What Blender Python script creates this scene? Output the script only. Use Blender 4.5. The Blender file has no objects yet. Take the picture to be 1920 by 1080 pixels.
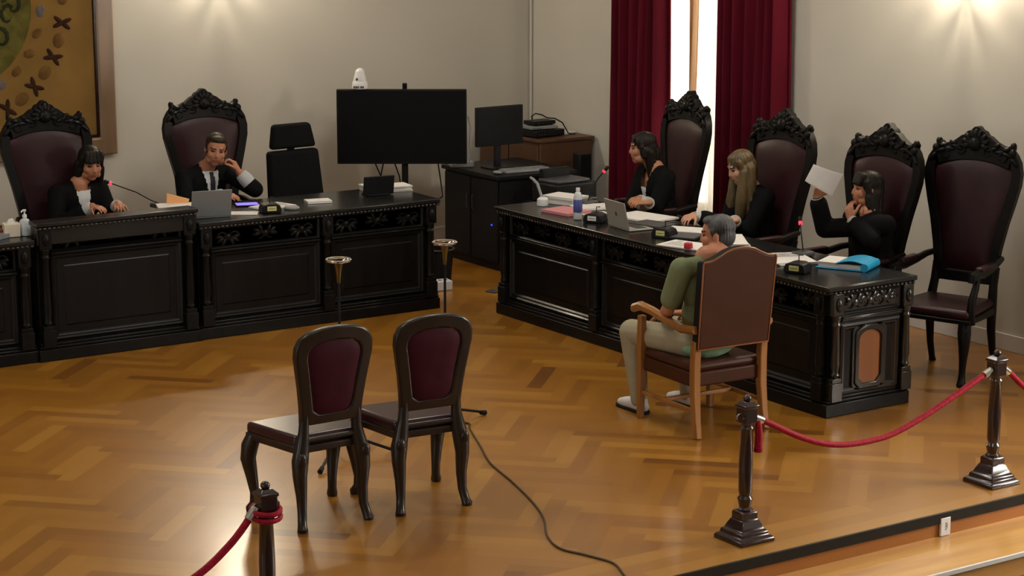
import bpy, bmesh, math, random
from mathutils import Vector as V, Matrix as M
random.seed(11)
S = bpy.context.scene
COL = S.collection
R = math.radians
PI = math.pi

# ------------------------------------------------------------------ materials
def mat(name, col, rough=.5, metal=0., var=0., scale=8., bump=0., coat=0., spec=.5, col2=None, stretch=None):
    m = bpy.data.materials.new(name); m.use_nodes = True
    nt = m.node_tree; b = nt.nodes['Principled BSDF']
    b.inputs['Base Color'].default_value = (*col, 1)
    b.inputs['Roughness'].default_value = rough
    b.inputs['Metallic'].default_value = metal
    b.inputs['Specular IOR Level'].default_value = spec
    b.inputs['Coat Weight'].default_value = coat
    b.inputs['Coat Roughness'].default_value = .12
    if var > 0 or bump > 0:
        tc = nt.nodes.new('ShaderNodeTexCoord'); mp = nt.nodes.new('ShaderNodeMapping')
        if stretch: mp.inputs['Scale'].default_value = stretch
        nz = nt.nodes.new('ShaderNodeTexNoise'); nz.inputs['Scale'].default_value = scale
        nz.inputs['Detail'].default_value = 5
        nt.links.new(tc.outputs['Object'], mp.inputs['Vector']); nt.links.new(mp.outputs['Vector'], nz.inputs['Vector'])
        if var > 0:
            rp = nt.nodes.new('ShaderNodeValToRGB')
            c2 = col2 or tuple(c*(1-var) for c in col)
            rp.color_ramp.elements[0].color = (*c2, 1); rp.color_ramp.elements[0].position = .3
            rp.color_ramp.elements[1].color = (*col, 1); rp.color_ramp.elements[1].position = .7
            nt.links.new(nz.outputs['Fac'], rp.inputs['Fac']); nt.links.new(rp.outputs['Color'], b.inputs['Base Color'])
        if bump > 0:
            bp = nt.nodes.new('ShaderNodeBump'); bp.inputs['Strength'].default_value = bump; bp.inputs['Distance'].default_value = .01
            nt.links.new(nz.outputs['Fac'], bp.inputs['Height']); nt.links.new(bp.outputs['Normal'], b.inputs['Normal'])
    return m

def emis(name, col, strength):
    m = mat(name, col, .4); b = m.node_tree.nodes['Principled BSDF']
    b.inputs['Emission Color'].default_value = (*col, 1); b.inputs['Emission Strength'].default_value = strength
    return m

MT = dict(
    wall=mat('wall_paint', (.60, .575, .51), .85, var=.05, scale=1.3, bump=.05),
    ceil=mat('ceiling_paint', (.72, .70, .66), .9, var=.03, scale=2),
    white_trim=mat('white_painted_wood', (.68, .66, .62), .45, var=.05, scale=5),
    ebony=mat('ebonised_wood', (.0075, .007, .0068), .36, var=.4, scale=14, bump=.05, stretch=(1, 1, .15), coat=.06, spec=0.16),
    ebony_top=mat('ebonised_desk_top', (.012, .012, .012), .24, var=.35, scale=6, bump=.03, coat=.15, spec=0.35),
    ebony_chair=mat('carved_dark_chair_wood', (.008, .007, .0068), .38, var=.35, scale=20, bump=.08, coat=.04, spec=0.14),
    burg=mat('burgundy_leather', (.030, .0065, .0095), .42, var=.35, scale=9, bump=.08, spec=0.3),
    burg2=mat('wine_red_velvet_upholstery', (.050, .006, .013), .6, var=.3, scale=16, bump=.08, spec=0.12),
    seat2=mat('dark_wine_leather_seat', (.035, .008, .012), .3, var=.3, scale=9, bump=.05, spec=0.45),
    walnut=mat('dark_walnut', (.026, .016, .011), .33, var=.45, scale=10, bump=.05, stretch=(1, 1, .12), coat=.15, spec=0.3),
    panelwood=mat('reddish_brown_panel_wood', (.27, .09, .022), .4, var=.3, scale=8, stretch=(1, 1, .1)),
    oak=mat('honey_oak', (.36, .15, .035), .38, var=.35, scale=9, bump=.03, stretch=(1, 1, .12)),
    backboard=mat('red_brown_leather_back', (.060, .018, .0075), .5, var=.18, scale=7, bump=.05, spec=0.2),
    cabwood=mat('brown_cabinet_wood', (.10, .042, .018), .45, var=.35, scale=7, stretch=(1, 1, .15)),
    framewood=mat('picture_frame_wood', (.30, .19, .11), .35, var=.5, scale=5, stretch=(1, 1, .2), coat=.2),
    mahog=mat('mahogany_post', (.028, .009, .009), .25, var=.4, scale=12, coat=.35),
    blackpl=mat('black_plastic', (.012, .012, .013), .42, var=.2, scale=20, spec=0.14),
    blackfab=mat('black_fabric', (.011, .011, .012), .85, var=.3, scale=60, bump=.15, spec=0.05),
    screen=mat('switched_off_screen', (.006, .006, .007), .45, spec=0.12),
    greypl=mat('grey_plastic', (.25, .26, .27), .4, var=.1, scale=10),
    dgrey=mat('dark_grey_plastic', (.06, .06, .065), .4, var=.2, scale=10),
    whitepl=mat('white_plastic', (.75, .76, .78), .35, var=.06, scale=15),
    silver=mat('silver_aluminium', (.36, .345, .31), .5, .35, var=.06, scale=12),
    silver2=mat('grey_aluminium', (.22, .235, .25), .5, .25, var=.06, scale=12),
    chrome=mat('chrome', (.8, .8, .8), .15, 1.),
    brass=mat('brass', (.20, .145, .05), .42, 1., var=.2, scale=20),
    paper=mat('white_paper', (.70, .68, .66), .8, var=.05, scale=20),
    paper2=mat('cream_paper', (.72, .64, .52), .8, var=.05, scale=20),
    peach=mat('peach_card', (.85, .42, .16), .7, var=.05, scale=20),
    pink=mat('pink_card', (.55, .22, .24), .7, var=.08, scale=20),
    red=mat('red_plastic', (.55, .03, .05), .4, var=.1, scale=20),
    blue=mat('sky_blue_folder', (.02, .34, .62), .3, var=.06, scale=15),
    bluelab=mat('blue_label', (.07, .09, .32), .4, var=.05, scale=30),
    yellow=mat('pale_yellow_sticker', (.62, .60, .22), .6, var=.1, scale=30),
    ebony_end=mat('polished_ebonised_wood', (.012, .0115, .011), .24, var=.35, scale=12, bump=.05, spec=.75),
    bead=mat('polished_ebony_beading', (.012, .012, .012), .2, spec=.8),
    clear=mat('clear_plastic', (.55, .6, .62), .1, var=.05, scale=10),
    rope=mat('crimson_rope', (.42, .012, .035), .6, spec=.15, var=.45, scale=60, bump=.3),
    curtain=mat('crimson_velvet_curtain', (.125, .006, .018), .75, var=.35, scale=3, stretch=(1, 6, .3), spec=0.1),
    robe=mat('black_robe_cloth', (.008, .008, .0085), .8, var=.3, scale=25, bump=.15, spec=0.05),
    robe2=mat('black_suit_cloth', (.0075, .008, .009), .7, var=.3, scale=25, bump=.15, spec=0.06),
    shirt=mat('white_shirt_cloth', (.62, .63, .64), .8, var=.06, scale=30, bump=.1, spec=0.1),
    lace=mat('white_lace_cuff', (.5, .51, .51), .85, var=.15, scale=60, bump=.2, spec=0.1),
    tie=mat('dark_tie', (.012, .013, .018), .6),
    tshirt=mat('sage_green_cotton', (.19, .22, .12), .85, var=.12, scale=12, bump=.12, spec=0.1),
    tshirt2=mat('mint_green_cotton', (.20, .33, .21), .85, var=.1, scale=12, bump=.1, spec=0.1),
    trouser=mat('beige_cotton', (.36, .32, .22), .85, var=.12, scale=12, bump=.15, spec=0.1),
    sneaker=mat('white_sneaker_leather', (.62, .62, .62), .5, var=.08, scale=20),
    sole=mat('black_rubber', (.015, .015, .015), .7, spec=0.15),
    dhair=mat('dark_brown_hair', (.014, .010, .008), .5, var=.5, scale=30, stretch=(1, 1, .2), bump=.3, spec=0.2),
    bhair=mat('short_brown_hair', (.045, .030, .018), .55, var=.5, scale=40, bump=.3, spec=0.2),
    blond=mat('blonde_hair', (.13, .082, .03), .5, var=.55, scale=22, stretch=(1, 1, .15), bump=.3),
    ghair=mat('grey_hair', (.13, .13, .13), .6, var=.85, scale=11, bump=.3),
    lip=mat('lips', (.30, .09, .07), .5), eye=mat('eyes', (.03, .022, .018), .25), brow=mat('eyebrows', (.03, .02, .014), .7),
    cable=mat('olive_cable', (.055, .035, .012), .5), bcable=mat('black_cable', (.01, .01, .01), .5, spec=0.2),
    redglow=emis('lit_red_ring', (.9, .02, .04), 2.2), blueglow=emis('lit_blue_indicator', (.05, .05, .9), 1.0),
    tabglow=emis('lit_tablet_screen', (.16, .12, .85), .9), bulb=emis('lit_bulb', (1., .80, .55), 12.),
    gold=mat('olive_gold_textile', (.27, .155, .045), .85, var=.2, scale=3, bump=.2, spec=0.05),
    olive=mat('olive_embroidery', (.16, .14, .035), .85, var=.55, scale=9, bump=.3, spec=0.05),
    dolive=mat('dark_green_embroidery', (.04, .045, .02), .85, var=.5, scale=14, bump=.3, spec=0.05),
    brownemb=mat('brown_embroidery', (.05, .022, .014), .85, var=.3, scale=20, bump=.3, spec=0.05),
    ochre=mat('ochre_embroidery', (.19, .10, .032), .85, var=.4, scale=14, bump=.3, spec=0.05),
    greyemb=mat('grey_lilac_embroidery', (.15, .125, .13), .85, var=.4, scale=20, bump=.3),
    step=mat('varnished_step_boards', (.70, .39, .11), .33, var=.4, scale=3.2, bump=.02, stretch=(.25, 3, 3), coat=.3, col2=(.48, .22, .05)),
    riser=mat('orange_brown_riser', (.46, .17, .03), .4, var=.35, scale=3, stretch=(.3, 2, 2)),
    nosing=mat('dark_rubber_nosing', (.02, .019, .015), .5, var=.2, scale=20, spec=0.15),
    lowfloor=mat('dark_hall_floor', (.10, .075, .055), .3, var=.5, scale=2.5),
)
def skin(name, col):
    m = mat(name, col, .5, var=.06, scale=6, spec=.3)
    b = m.node_tree.nodes['Principled BSDF']
    b.inputs['Subsurface Weight'].default_value = .08; b.inputs['Subsurface Radius'].default_value = (.02, .008, .004)
    return m
SK1 = skin('skin_warm', (.46, .20, .115)); SK2 = skin('skin_tan', (.40, .185, .10)); SK3 = skin('skin_fair', (.50, .27, .18))

def tint_mat(name, stops, rough):
    m = bpy.data.materials.new(name); m.use_nodes = True; nt = m.node_tree; b = nt.nodes['Principled BSDF']
    at = nt.nodes.new('ShaderNodeAttribute'); at.attribute_name = 'tint'
    rp = nt.nodes.new('ShaderNodeValToRGB')
    el = rp.color_ramp.elements
    el[0].position, el[0].color = stops[0][0], (*stops[0][1], 1)
    el[1].position, el[1].color = stops[-1][0], (*stops[-1][1], 1)
    for p, c in stops[1:-1]:
        e = el.new(p); e.color = (*c, 1)
    tc = nt.nodes.new('ShaderNodeTexCoord'); nz = nt.nodes.new('ShaderNodeTexNoise'); nz.inputs['Scale'].default_value = 5; nz.inputs['Detail'].default_value = 6
    nt.links.new(tc.outputs['Object'], nz.inputs['Vector'])
    ad = nt.nodes.new('ShaderNodeMath'); ad.operation = 'MULTIPLY_ADD'; ad.inputs[1].default_value = .16
    nt.links.new(nz.outputs['Fac'], ad.inputs[0]); nt.links.new(at.outputs['Fac'], ad.inputs[2])
    nt.links.new(ad.outputs[0], rp.inputs['Fac']); nt.links.new(rp.outputs['Color'], b.inputs['Base Color'])
    mr = nt.nodes.new('ShaderNodeMapRange'); mr.inputs['To Min'].default_value = rough-.05; mr.inputs['To Max'].default_value = rough+.07
    nz2 = nt.nodes.new('ShaderNodeTexNoise'); nz2.inputs['Scale'].default_value = 1.2; nt.links.new(tc.outputs['Object'], nz2.inputs['Vector'])
    nt.links.new(nz2.outputs['Fac'], mr.inputs['Value']); nt.links.new(mr.outputs['Result'], b.inputs['Roughness'])
    b.inputs['Coat Weight'].default_value = .5; b.inputs['Coat Roughness'].default_value = .19
    bp = nt.nodes.new('ShaderNodeBump'); bp.inputs['Strength'].default_value = .02; bp.inputs['Distance'].default_value = .01
    nt.links.new(nz.outputs['Fac'], bp.inputs['Height']); nt.links.new(bp.outputs['Normal'], b.inputs['Normal'])
    return m
MT['parquet'] = tint_mat('varnished_parquet', [(0., (.11, .034, .003)), (.25, (.225, .083, .006)), (.6, (.315, .128, .010)), (1.1, (.39, .178, .020))], .36)

# ------------------------------------------------------------------ mesh builder
class MB:
    def __init__(s): s.v = []; s.f = []; s.m = []; s.k = 0
    def add(s, vs, fs):
        o = len(s.v); s.v += [tuple(p) for p in vs]; s.f += [tuple(i+o for i in f) for f in fs]; s.m += [s.k]*len(fs); return s
    def box(s, c, d, rz=0, rx=0, ry=0):
        rot = M.Rotation(rz, 3, 'Z') @ M.Rotation(ry, 3, 'Y') @ M.Rotation(rx, 3, 'X')
        vs = [V(c) + rot @ V((x*d[0]/2, y*d[1]/2, z*d[2]/2)) for x in (-1, 1) for y in (-1, 1) for z in (-1, 1)]
        return s.add(vs, [(0, 1, 3, 2), (4, 6, 7, 5), (0, 4, 5, 1), (2, 3, 7, 6), (0, 2, 6, 4), (1, 5, 7, 3)])
    def bb(s, x0, x1, y0, y1, z0, z1): return s.box(((x0+x1)/2, (y0+y1)/2, (z0+z1)/2), (abs(x1-x0), abs(y1-y0), abs(z1-z0)))
    def tube(s, pts, rad, n=10, closed=False, sq=None):
        pts = [V(p) for p in pts]
        rad = rad if isinstance(rad, (list, tuple)) else [rad]*len(pts)
        N = len(pts); vs = []; fs = []
        t0 = (pts[1]-pts[0]).normalized()
        a = V((0, 0, 1)) if abs(t0.z) < .9 else V((1, 0, 0))
        nx = t0.cross(a).normalized()
        for i in range(N):
            if closed: t = (pts[(i+1) % N]-pts[i-1]).normalized()
            else: t = (pts[min(i+1, N-1)]-pts[max(i-1, 0)]).normalized()
            nx = (nx - t*nx.dot(t)).normalized(); ny = t.cross(nx)
            for j in range(n):
                th = 2*PI*(j+.5)/n
                vs.append(pts[i] + (nx*math.cos(th) + ny*math.sin(th))*rad[i])
        for i in range(N if closed else N-1):
            for j in range(n):
                a0, b0 = i*n+j, i*n+(j+1) % n; c0, d0 = ((i+1) % N)*n+(j+1) % n, ((i+1) % N)*n+j
                fs.append((a0, b0, c0, d0))
        if not closed:
            fs.append(tuple(range(n-1, -1, -1))); fs.append(tuple((N-1)*n+j for j in range(n)))
        return s.add(vs, fs)
    def lathe(s, prof, n=20, c=(0, 0, 0), mx=None):
        vs = []; fs = []; K = len(prof)
        for r, z in prof:
            for j in range(n):
                p = V((r*math.cos(2*PI*j/n), r*math.sin(2*PI*j/n), z))
                vs.append(V(c) + (mx @ p if mx else p))
        for i in range(K-1):
            for j in range(n): fs.append((i*n+j, i*n+(j+1) % n, (i+1)*n+(j+1) % n, (i+1)*n+j))
        fs.append(tuple(range(n-1, -1, -1))); fs.append(tuple((K-1)*n+j for j in range(n)))
        return s.add(vs, fs)
    def sqlathe(s, prof, c=(0, 0, 0)):   # square section stack (half width, z)
        vs = []; fs = []; K = len(prof)
        for r, z in prof: vs += [V(c)+V((x*r, y*r, z)) for x, y in ((-1, -1), (1, -1), (1, 1), (-1, 1))]
        for i in range(K-1):
            for j in range(4): fs.append((i*4+j, i*4+(j+1) % 4, (i+1)*4+(j+1) % 4, (i+1)*4+j))
        fs.append((3, 2, 1, 0)); fs.append(tuple((K-1)*4+j for j in range(4)))
        return s.add(vs, fs)
    def ell(s, c, r, mx=None, nu=14, nv=8):
        if not isinstance(r, (tuple, list)): r = (r, r, r)
        vs = []; fs = []
        def P(x, y, z):
            p = V((x*r[0], y*r[1], z*r[2])); return V(c) + (mx @ p if mx else p)
        vs.append(P(0, 0, -1))
        for i in range(1, nv):
            ph = -PI/2 + PI*i/nv
            for j in range(nu): vs.append(P(math.cos(ph)*math.cos(2*PI*j/nu), math.cos(ph)*math.sin(2*PI*j/nu), math.sin(ph)))
        vs.append(P(0, 0, 1)); L = len(vs)-1
        for j in range(nu):
            fs.append((0, 1+(j+1) % nu, 1+j)); fs.append((L, L-nu+j, L-nu+(j+1) % nu))
        for i in range(nv-2):
            for j in range(nu): a = 1+i*nu; fs.append((a+j, a+(j+1) % nu, a+nu+(j+1) % nu, a+nu+j))
        return s.add(vs, fs)
    def cap(s, a, b, ra, rb, n=14):     # capsule with tapering radius
        a = V(a); b = V(b); d = b-a; L = d.length
        if L < 1e-5: return s.ell(a, ra)
        d /= L; q = V((0, 0, 1)).rotation_difference(d).to_matrix()
        prof = [(ra*math.cos(t), -ra*math.sin(t)) for t in (1.5, 1.1, .7, .3, 0)] + [(ra+(rb-ra)*.5, L*.5)] + [(rb*math.cos(t), L+rb*math.sin(t)) for t in (0, .3, .7, 1.1, 1.5)]
        return s.lathe(prof, n, a, q)
    def chain(s, pts, rs, n=14):
        for i in range(len(pts)-1): s.cap(pts[i], pts[i+1], rs[i], rs[i+1], n)
        return s
    def prism(s, ol, y0, y1):           # closed outline [(x,z)] extruded along y
        n = len(ol); vs = [(x, y0, z) for x, z in ol] + [(x, y1, z) for x, z in ol]
        fs = [tuple(range(n)), tuple(range(2*n-1, n-1, -1))] + [((i+1) % n, i, n+i, n+(i+1) % n) for i in range(n)]
        return s.add(vs, fs)
    def ring(s, oo, oi, y0, y1):
        n = len(oo); vs = [(x, y0, z) for x, z in oo]+[(x, y1, z) for x, z in oo]+[(x, y0, z) for x, z in oi]+[(x, y1, z) for x, z in oi]
        fs = []
        for i in range(n):
            j = (i+1) % n
            fs += [(i, j, 2*n+j, 2*n+i), (n+j, n+i, 3*n+i, 3*n+j), (j, i, n+i, n+j), (2*n+i, 2*n+j, 3*n+j, 3*n+i)]
        return s.add(vs, fs)
    def frame(s, cx, cz, loops, fill=True):   # nested rectangles (half w, half h, y) on a face that looks to -y
        vs = []; fs = []
        for w, h, y in loops: vs += [(cx-w, y, cz-h), (cx+w, y, cz-h), (cx+w, y, cz+h), (cx-w, y, cz+h)]
        for i in range(len(loops)-1):
            for j in range(4): fs.append((i*4+j, i*4+(j+1) % 4, (i+1)*4+(j+1) % 4, (i+1)*4+j))
        if fill: k = 4*(len(loops)-1); fs.append((k, k+1, k+2, k+3))
        return s.add(vs, fs)
    def xf(s, mx, start=0):
        s.v = s.v[:start] + [tuple(mx @ V(p)) for p in s.v[start:]]; return s
    def warp(s, fn, start=0):
        s.v = s.v[:start] + [tuple(fn(*p)) for p in s.v[start:]]; return s
    def build(s, name, m, parent=None, loc=(0, 0, 0), rz=0, smooth=True, bevel=0, seg=2, subd=0, rot=None):
        me = bpy.data.meshes.new(name); me.from_pydata(s.v, [], s.f)
        bm = bmesh.new(); bm.from_mesh(me); bmesh.ops.recalc_face_normals(bm, faces=bm.faces); bm.to_mesh(me); bm.free()
        o = bpy.data.objects.new(name, me); COL.objects.link(o)
        for k in (m if isinstance(m, (list, tuple)) else [m]): me.materials.append(k if not isinstance(k, str) else MT[k])
        for p, k in zip(me.polygons, s.m): p.material_index = k
        if smooth:
            me.polygons.foreach_set('use_smooth', [True]*len(me.polygons)); me.set_sharp_from_angle(angle=R(38))
        if bevel:
            b = o.modifiers.new('bevel', 'BEVEL'); b.width = bevel; b.segments = seg; b.limit_method = 'ANGLE'; b.angle_limit = R(35); b.harden_normals = False
        if subd:
            b = o.modifiers.new('subd', 'SUBSURF'); b.levels = subd; b.render_levels = subd
        o.parent = parent; o.location = loc; o.rotation_euler = rot or (0, 0, rz)
        return o

def tag(o, label, cat, group=None, kind=None):
    if label: o['label'] = label
    if cat: o['category'] = cat
    if group: o['group'] = group
    if kind: o['kind'] = kind
    return o
def thing(name, label, cat, loc=(0, 0, 0), rz=0, group=None):
    o = bpy.data.objects.new(name, None); COL.objects.link(o); o.location = loc; o.rotation_euler = (0, 0, rz); o.empty_display_size = .1
    return tag(o, label, cat, group)
def struct(o): o['kind'] = 'structure'; return o
KIDS = {}
def dup(root, loc, rz, label, group=None):
    def cp(o, par):
        c = o.copy(); COL.objects.link(c); c.parent = par
        for ch in list(o.children): cp(ch, c)
        return c
    r = cp(root, None); r.location = loc; r.rotation_euler = (0, 0, rz); r['label'] = label
    if group: r['group'] = group
    return r
DAY = [60, 470, 45, 40, 70]; SCN = 24; EXPO = 0.30; CEIL = 60
# ------------------------------------------------------------------ room
XL, XR, YF, YB, ZC, ZL = -4.0, 10.95, -3.5, 16.15, 5.0, -.26
EDGE = 7.595
wb = MB(); wb.bb(XL-.3, XR+.3, YB, YB+.3, ZL-.1, ZC); struct(wb.build('wall_back', 'wall', smooth=False))
wf = MB(); wf.bb(XL-.3, XR+.3, YF-.3, YF, ZL-.1, ZC); struct(wf.build('wall_front', 'wall', smooth=False))
def wall_x(name, x0, x1, wins):
    mb = MB(); y = YF
    for (a, b, z0, z1) in wins:
        mb.bb(x0, x1, y, a, ZL-.1, ZC); mb.bb(x0, x1, a, b, ZL-.1, z0); mb.bb(x0, x1, a, b, z1, ZC); y = b
    mb.bb(x0, x1, y, YB, ZL-.1, ZC)
    struct(mb.build(name, 'wall', smooth=False))
WR = [(.2, 1.7, .7, 3.5), (5.3, 6.9, .7, 3.5), (12.85, 14.35, .5, 3.5)]
WL_ADDED = [(2.6, 4.2, .7, 3.5), (7.8, 9.4, .7, 3.5)]  # unseen left-wall windows, added to light the chair highlights
wall_x('wall_right', XR, XR+.3, WR); wall_x('wall_left', XL-.3, XL, WL_ADDED)
struct(MB().bb(XL-.3, XR+.3, YF-.3, YB+.3, ZC, ZC+.2).build('ceiling', 'ceil', smooth=False))
# stage floor of herringbone boards with long border boards along the edge
def plank_floor():
    W, n = .10, 6; bm = bmesh.new(); tl = bm.faces.layers.float.new('t')
    c45 = math.sqrt(.5)
    def put(u0, v0, u1, v1, t):
        q = []
        for u, v in ((u0, v0), (u1, v0), (u1, v1), (u0, v1)):
            u *= W; v *= W; q.append(((u-v)*c45+5, (u+v)*c45+12, 0))
        cx = sum(p[0] for p in q)/4; cy = sum(p[1] for p in q)/4
        if cx < XL-.5 or cx > XR+.5 or cy < EDGE-.2 or cy > YB+.5: return
        f = bm.faces.new([bm.verts.new(p) for p in q]); f[tl] = t
    rnd = random.Random(4)
    def tv():
        a = rnd.random()
        return .02+.15*rnd.random() if a < .035 else (.28+.3*rnd.random() if a < .6 else .45+.45*rnd.random())
    for y in range(-160, 160):
        for k in range(-16, 17):
            put(y+2*n*k, y, y+2*n*k+n, y+1, tv())
    for x in range(-170, 170):
        for k in range(-16, 17):
            y0 = x+1-2*n*k
            put(x, y0, x+1, y0+n, tv())
    for co, no in (((XL, 0, 0), (-1, 0, 0)), ((XR, 0, 0), (1, 0, 0)), ((0, 7.95, 0), (0, -1, 0)), ((0, YB, 0), (0, 1, 0))):
        g = bm.verts[:]+bm.edges[:]+bm.faces[:]
        bmesh.ops.bisect_plane(bm, geom=g, plane_co=co, plane_no=no, clear_outer=True)
    for r in range(3):
        y0, y1 = EDGE+.118*r, EDGE+.118*(r+1); y1 = min(y1, 7.95); x = XL
        while x < XR:
            L = 1.4+1.4*rnd.random(); x1 = min(x+L, XR)
            f = bm.faces.new([bm.verts.new(p) for p in ((x, y0, 0), (x1, y0, 0), (x1, y1, 0), (x, y1, 0))]); f[tl] = .55+.35*rnd.random(); x = x1
    me = bpy.data.meshes.new('floor'); cl = bm.loops.layers.float_color.new('tint')
    for f in bm.faces:
        for l in f.loops: l[cl] = (f[tl], f[tl], f[tl], 1)
    bm.normal_update()
    for f in bm.faces:
        if f.normal.z < 0: f.normal_flip()
    bm.to_mesh(me); bm.free(); me.materials.append(MT['parquet'])
    o = bpy.data.objects.new('floor', me); COL.objects.link(o); return struct(o)
plank_floor()
struct(MB().bb(XL, XR, EDGE, YB, ZL-.1, -.004).build('floor_base', 'riser', smooth=False))
st = MB(); st.bb(XL, XR, EDGE-.012, EDGE, -.058, .002); struct(st.build('trim_1', 'nosing', bevel=.003))
st = MB(); st.bb(XL, XR, 7.17, EDGE, ZL, -.13); struct(st.build('floor_step', ['step'], smooth=False))
st = MB(); st.bb(XL, XR, 7.158, 7.17, -.155, -.128); struct(st.build('trim_2', 'white_trim', bevel=.003))
struct(MB().bb(XL, XR, YF, 7.17, ZL-.1, ZL).build('floor_hall', 'lowfloor', smooth=False))
for nm, a in (('baseboard_back', (XL, XR, YB-.018, YB, 0, .12)), ('baseboard_right', (XR-.018, XR, EDGE, YB, 0, .12))):
    struct(MB().bb(*a).build(nm, 'white_trim', bevel=.004))
struct(MB().bb(XR-.03, XR-.012, YB-.03, YB-.012, .12, ZC).build('trim_3', 'white_trim', smooth=False))   # conduit up the corner

def thin_glass():
    m = bpy.data.materials.new('window_glass'); m.use_nodes = True; nt = m.node_tree; nt.nodes.remove(nt.nodes['Principled BSDF'])
    t = nt.nodes.new('ShaderNodeBsdfTransparent'); g = nt.nodes.new('ShaderNodeBsdfGlossy'); g.inputs['Roughness'].default_value = .02
    mx = nt.nodes.new('ShaderNodeMixShader'); mx.inputs['Fac'].default_value = .06
    nt.links.new(t.outputs[0], mx.inputs[1]); nt.links.new(g.outputs[0], mx.inputs[2]); nt.links.new(mx.outputs[0], nt.nodes['Material Output'].inputs[0]); return m
def sheer(name, clear, col):
    m = bpy.data.materials.new(name); m.use_nodes = True; nt = m.node_tree; nt.nodes.remove(nt.nodes['Principled BSDF'])
    t = nt.nodes.new('ShaderNodeBsdfTransparent'); tr = nt.nodes.new('ShaderNodeBsdfTranslucent'); d = nt.nodes.new('ShaderNodeBsdfDiffuse')
    tr.inputs[0].default_value = (*col, 1); d.inputs[0].default_value = (*col, 1)
    a = nt.nodes.new('ShaderNodeMixShader'); a.inputs['Fac'].default_value = .4; b = nt.nodes.new('ShaderNodeMixShader')
    nz = nt.nodes.new('ShaderNodeTexNoise'); nz.inputs['Scale'].default_value = 220; mr = nt.nodes.new('ShaderNodeMapRange')
    mr.inputs['To Min'].default_value = 1-clear-.1; mr.inputs['To Max'].default_value = 1-clear+.1
    nt.links.new(nz.outputs['Fac'], mr.inputs['Value']); nt.links.new(mr.outputs['Result'], b.inputs['Fac'])
    nt.links.new(tr.outputs[0], a.inputs[1]); nt.links.new(d.outputs[0], a.inputs[2])
    nt.links.new(t.outputs[0], b.inputs[1]); nt.links.new(a.outputs[0], b.inputs[2]); nt.links.new(b.outputs[0], nt.nodes['Material Output'].inputs[0]); return m
GLASS = thin_glass(); MT['sheer'] = sheer('sheer_cloth', .55, (.9, .84, .74)); MT['sheer2'] = sheer('gathered_sheer_cloth', .12, (.70, .52, .34))
wn = 0
for side, wins in ((1, WR), (-1, WL_ADDED)):
    for (a, b, z0, z1) in wins:
        wn += 1
        x = (XR+.16) if side > 0 else (XL-.16)
        root = bpy.data.objects.new('window_%d' % wn, None); COL.objects.link(root); root.location = (x, (a+b)/2, z0); struct(root)
        h = z1-z0; w = (b-a)/2; mb = MB()
        for s_ in (-1, 1): mb.bb(-.04, .04, s_*w, s_*(w-.07), 0, h)
        mb.bb(-.04, .04, -.045, .045, .07, h-.07); mb.bb(-.04, .04, -w+.07, w-.07, 0, .07); mb.bb(-.04, .04, -w+.07, w-.07, h-.07, h); mb.bb(-.03, .03, -w+.07, w-.07, h*.72, h*.72+.05)
        struct(mb.build('window_frame', 'white_trim', root, bevel=.006))
        struct(MB().bb(-.004, .004, -w+.07, w-.07, .07, h-.07).build('window_pane', GLASS, root, smooth=False))
        sx = -side
        struct(MB().bb(sx*.12, sx*.2, -w-.05, w+.05, -.04, 0).build('window_sill', 'white_trim', root, bevel=.006))
        ld = bpy.data.lights.new('daylight', 'AREA'); ld.shape = 'RECTANGLE'; ld.size = (b-a)+.2; ld.size_y = h+.2
        lo = bpy.data.objects.new('daylight', ld); COL.objects.link(lo)
        lo.location = (x+side*.45, (a+b)/2, (z0+z1)/2); lo.rotation_euler = (0, R(90)*side, 0)
        lo.rotation_euler = (V((-side, 0, -.12)).to_track_quat('-Z', 'Z')).to_euler()
        ld.color = (1, .93, .82); ld.energy = DAY[wn-1]

# curtains of the visible window
def curtain(name, y0, y1, zt, zb, folds, m, amp, x, label, cat, taper=0, group=None):
    mb = MB(); nu, nv = folds*12, 14; vs = []; fs = []
    for j in range(nv+1):
        t = j/nv; z = zt+(zb-zt)*t
        for i in range(nu+1):
            u = i/nu; c = (y0+y1)/2; hw = (y1-y0)/2*(1-taper*t)
            y = c + (u*2-1)*hw
            a = amp*(.75+.35*t)
            xx = x + a*math.sin(u*folds*2*PI + .5*math.sin(3*t+u*4)) + .35*a*math.sin(u*folds*4.7+1+t)
            vs.append((xx, y+.008*math.sin(5*t+u*9), z))
    for j in range(nv):
        for i in range(nu): k = j*(nu+1)+i; fs.append((k, k+1, k+nu+2, k+nu+1))
    mb.add(vs, fs); o = mb.build(name, m); 
    s = o.modifiers.new('thick', 'SOLIDIFY'); s.thickness = .004 if m != 'curtain' else .008; s.offset = 0
    return tag(o, label, cat, group)
curtain('curtain', 13.95, 14.66, 3.72, .03, 6, 'curtain', .06, XR-.12, 'crimson velvet curtain on the brown cabinet side of the bright window', 'curtain', group='crimson curtains at the window')
curtain('curtain', 12.41, 13.24, 3.72, .03, 7, 'curtain', .06, XR-.12, 'crimson velvet curtain behind the second carved throne, beside the bare wall', 'curtain', group='crimson curtains at the window')
curtain('sheer_curtain', 13.0, 14.2, 3.6, .45, 11, 'sheer', .018, XR+.03, 'thin white sheer curtain glowing in the tall window', 'curtain')
curtain('sheer_tail', 13.62, 13.79, 3.6, 1.35, 3, 'sheer2', .02, XR-.02, 'tan gathered sheer tail hanging down the middle of the window', 'curtain', taper=.8)
rd = MB(); rd.tube([(XR-.11, 12.2, 3.76), (XR-.11, 14.95, 3.76)], .018, 12)
for y in (12.2, 14.95): rd.ell((XR-.11, y, 3.76), .035)
for y in (12.3, 14.85): rd.tube([(XR-.11, y, 3.76), (XR, y, 3.76)], .012, 8)
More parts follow.
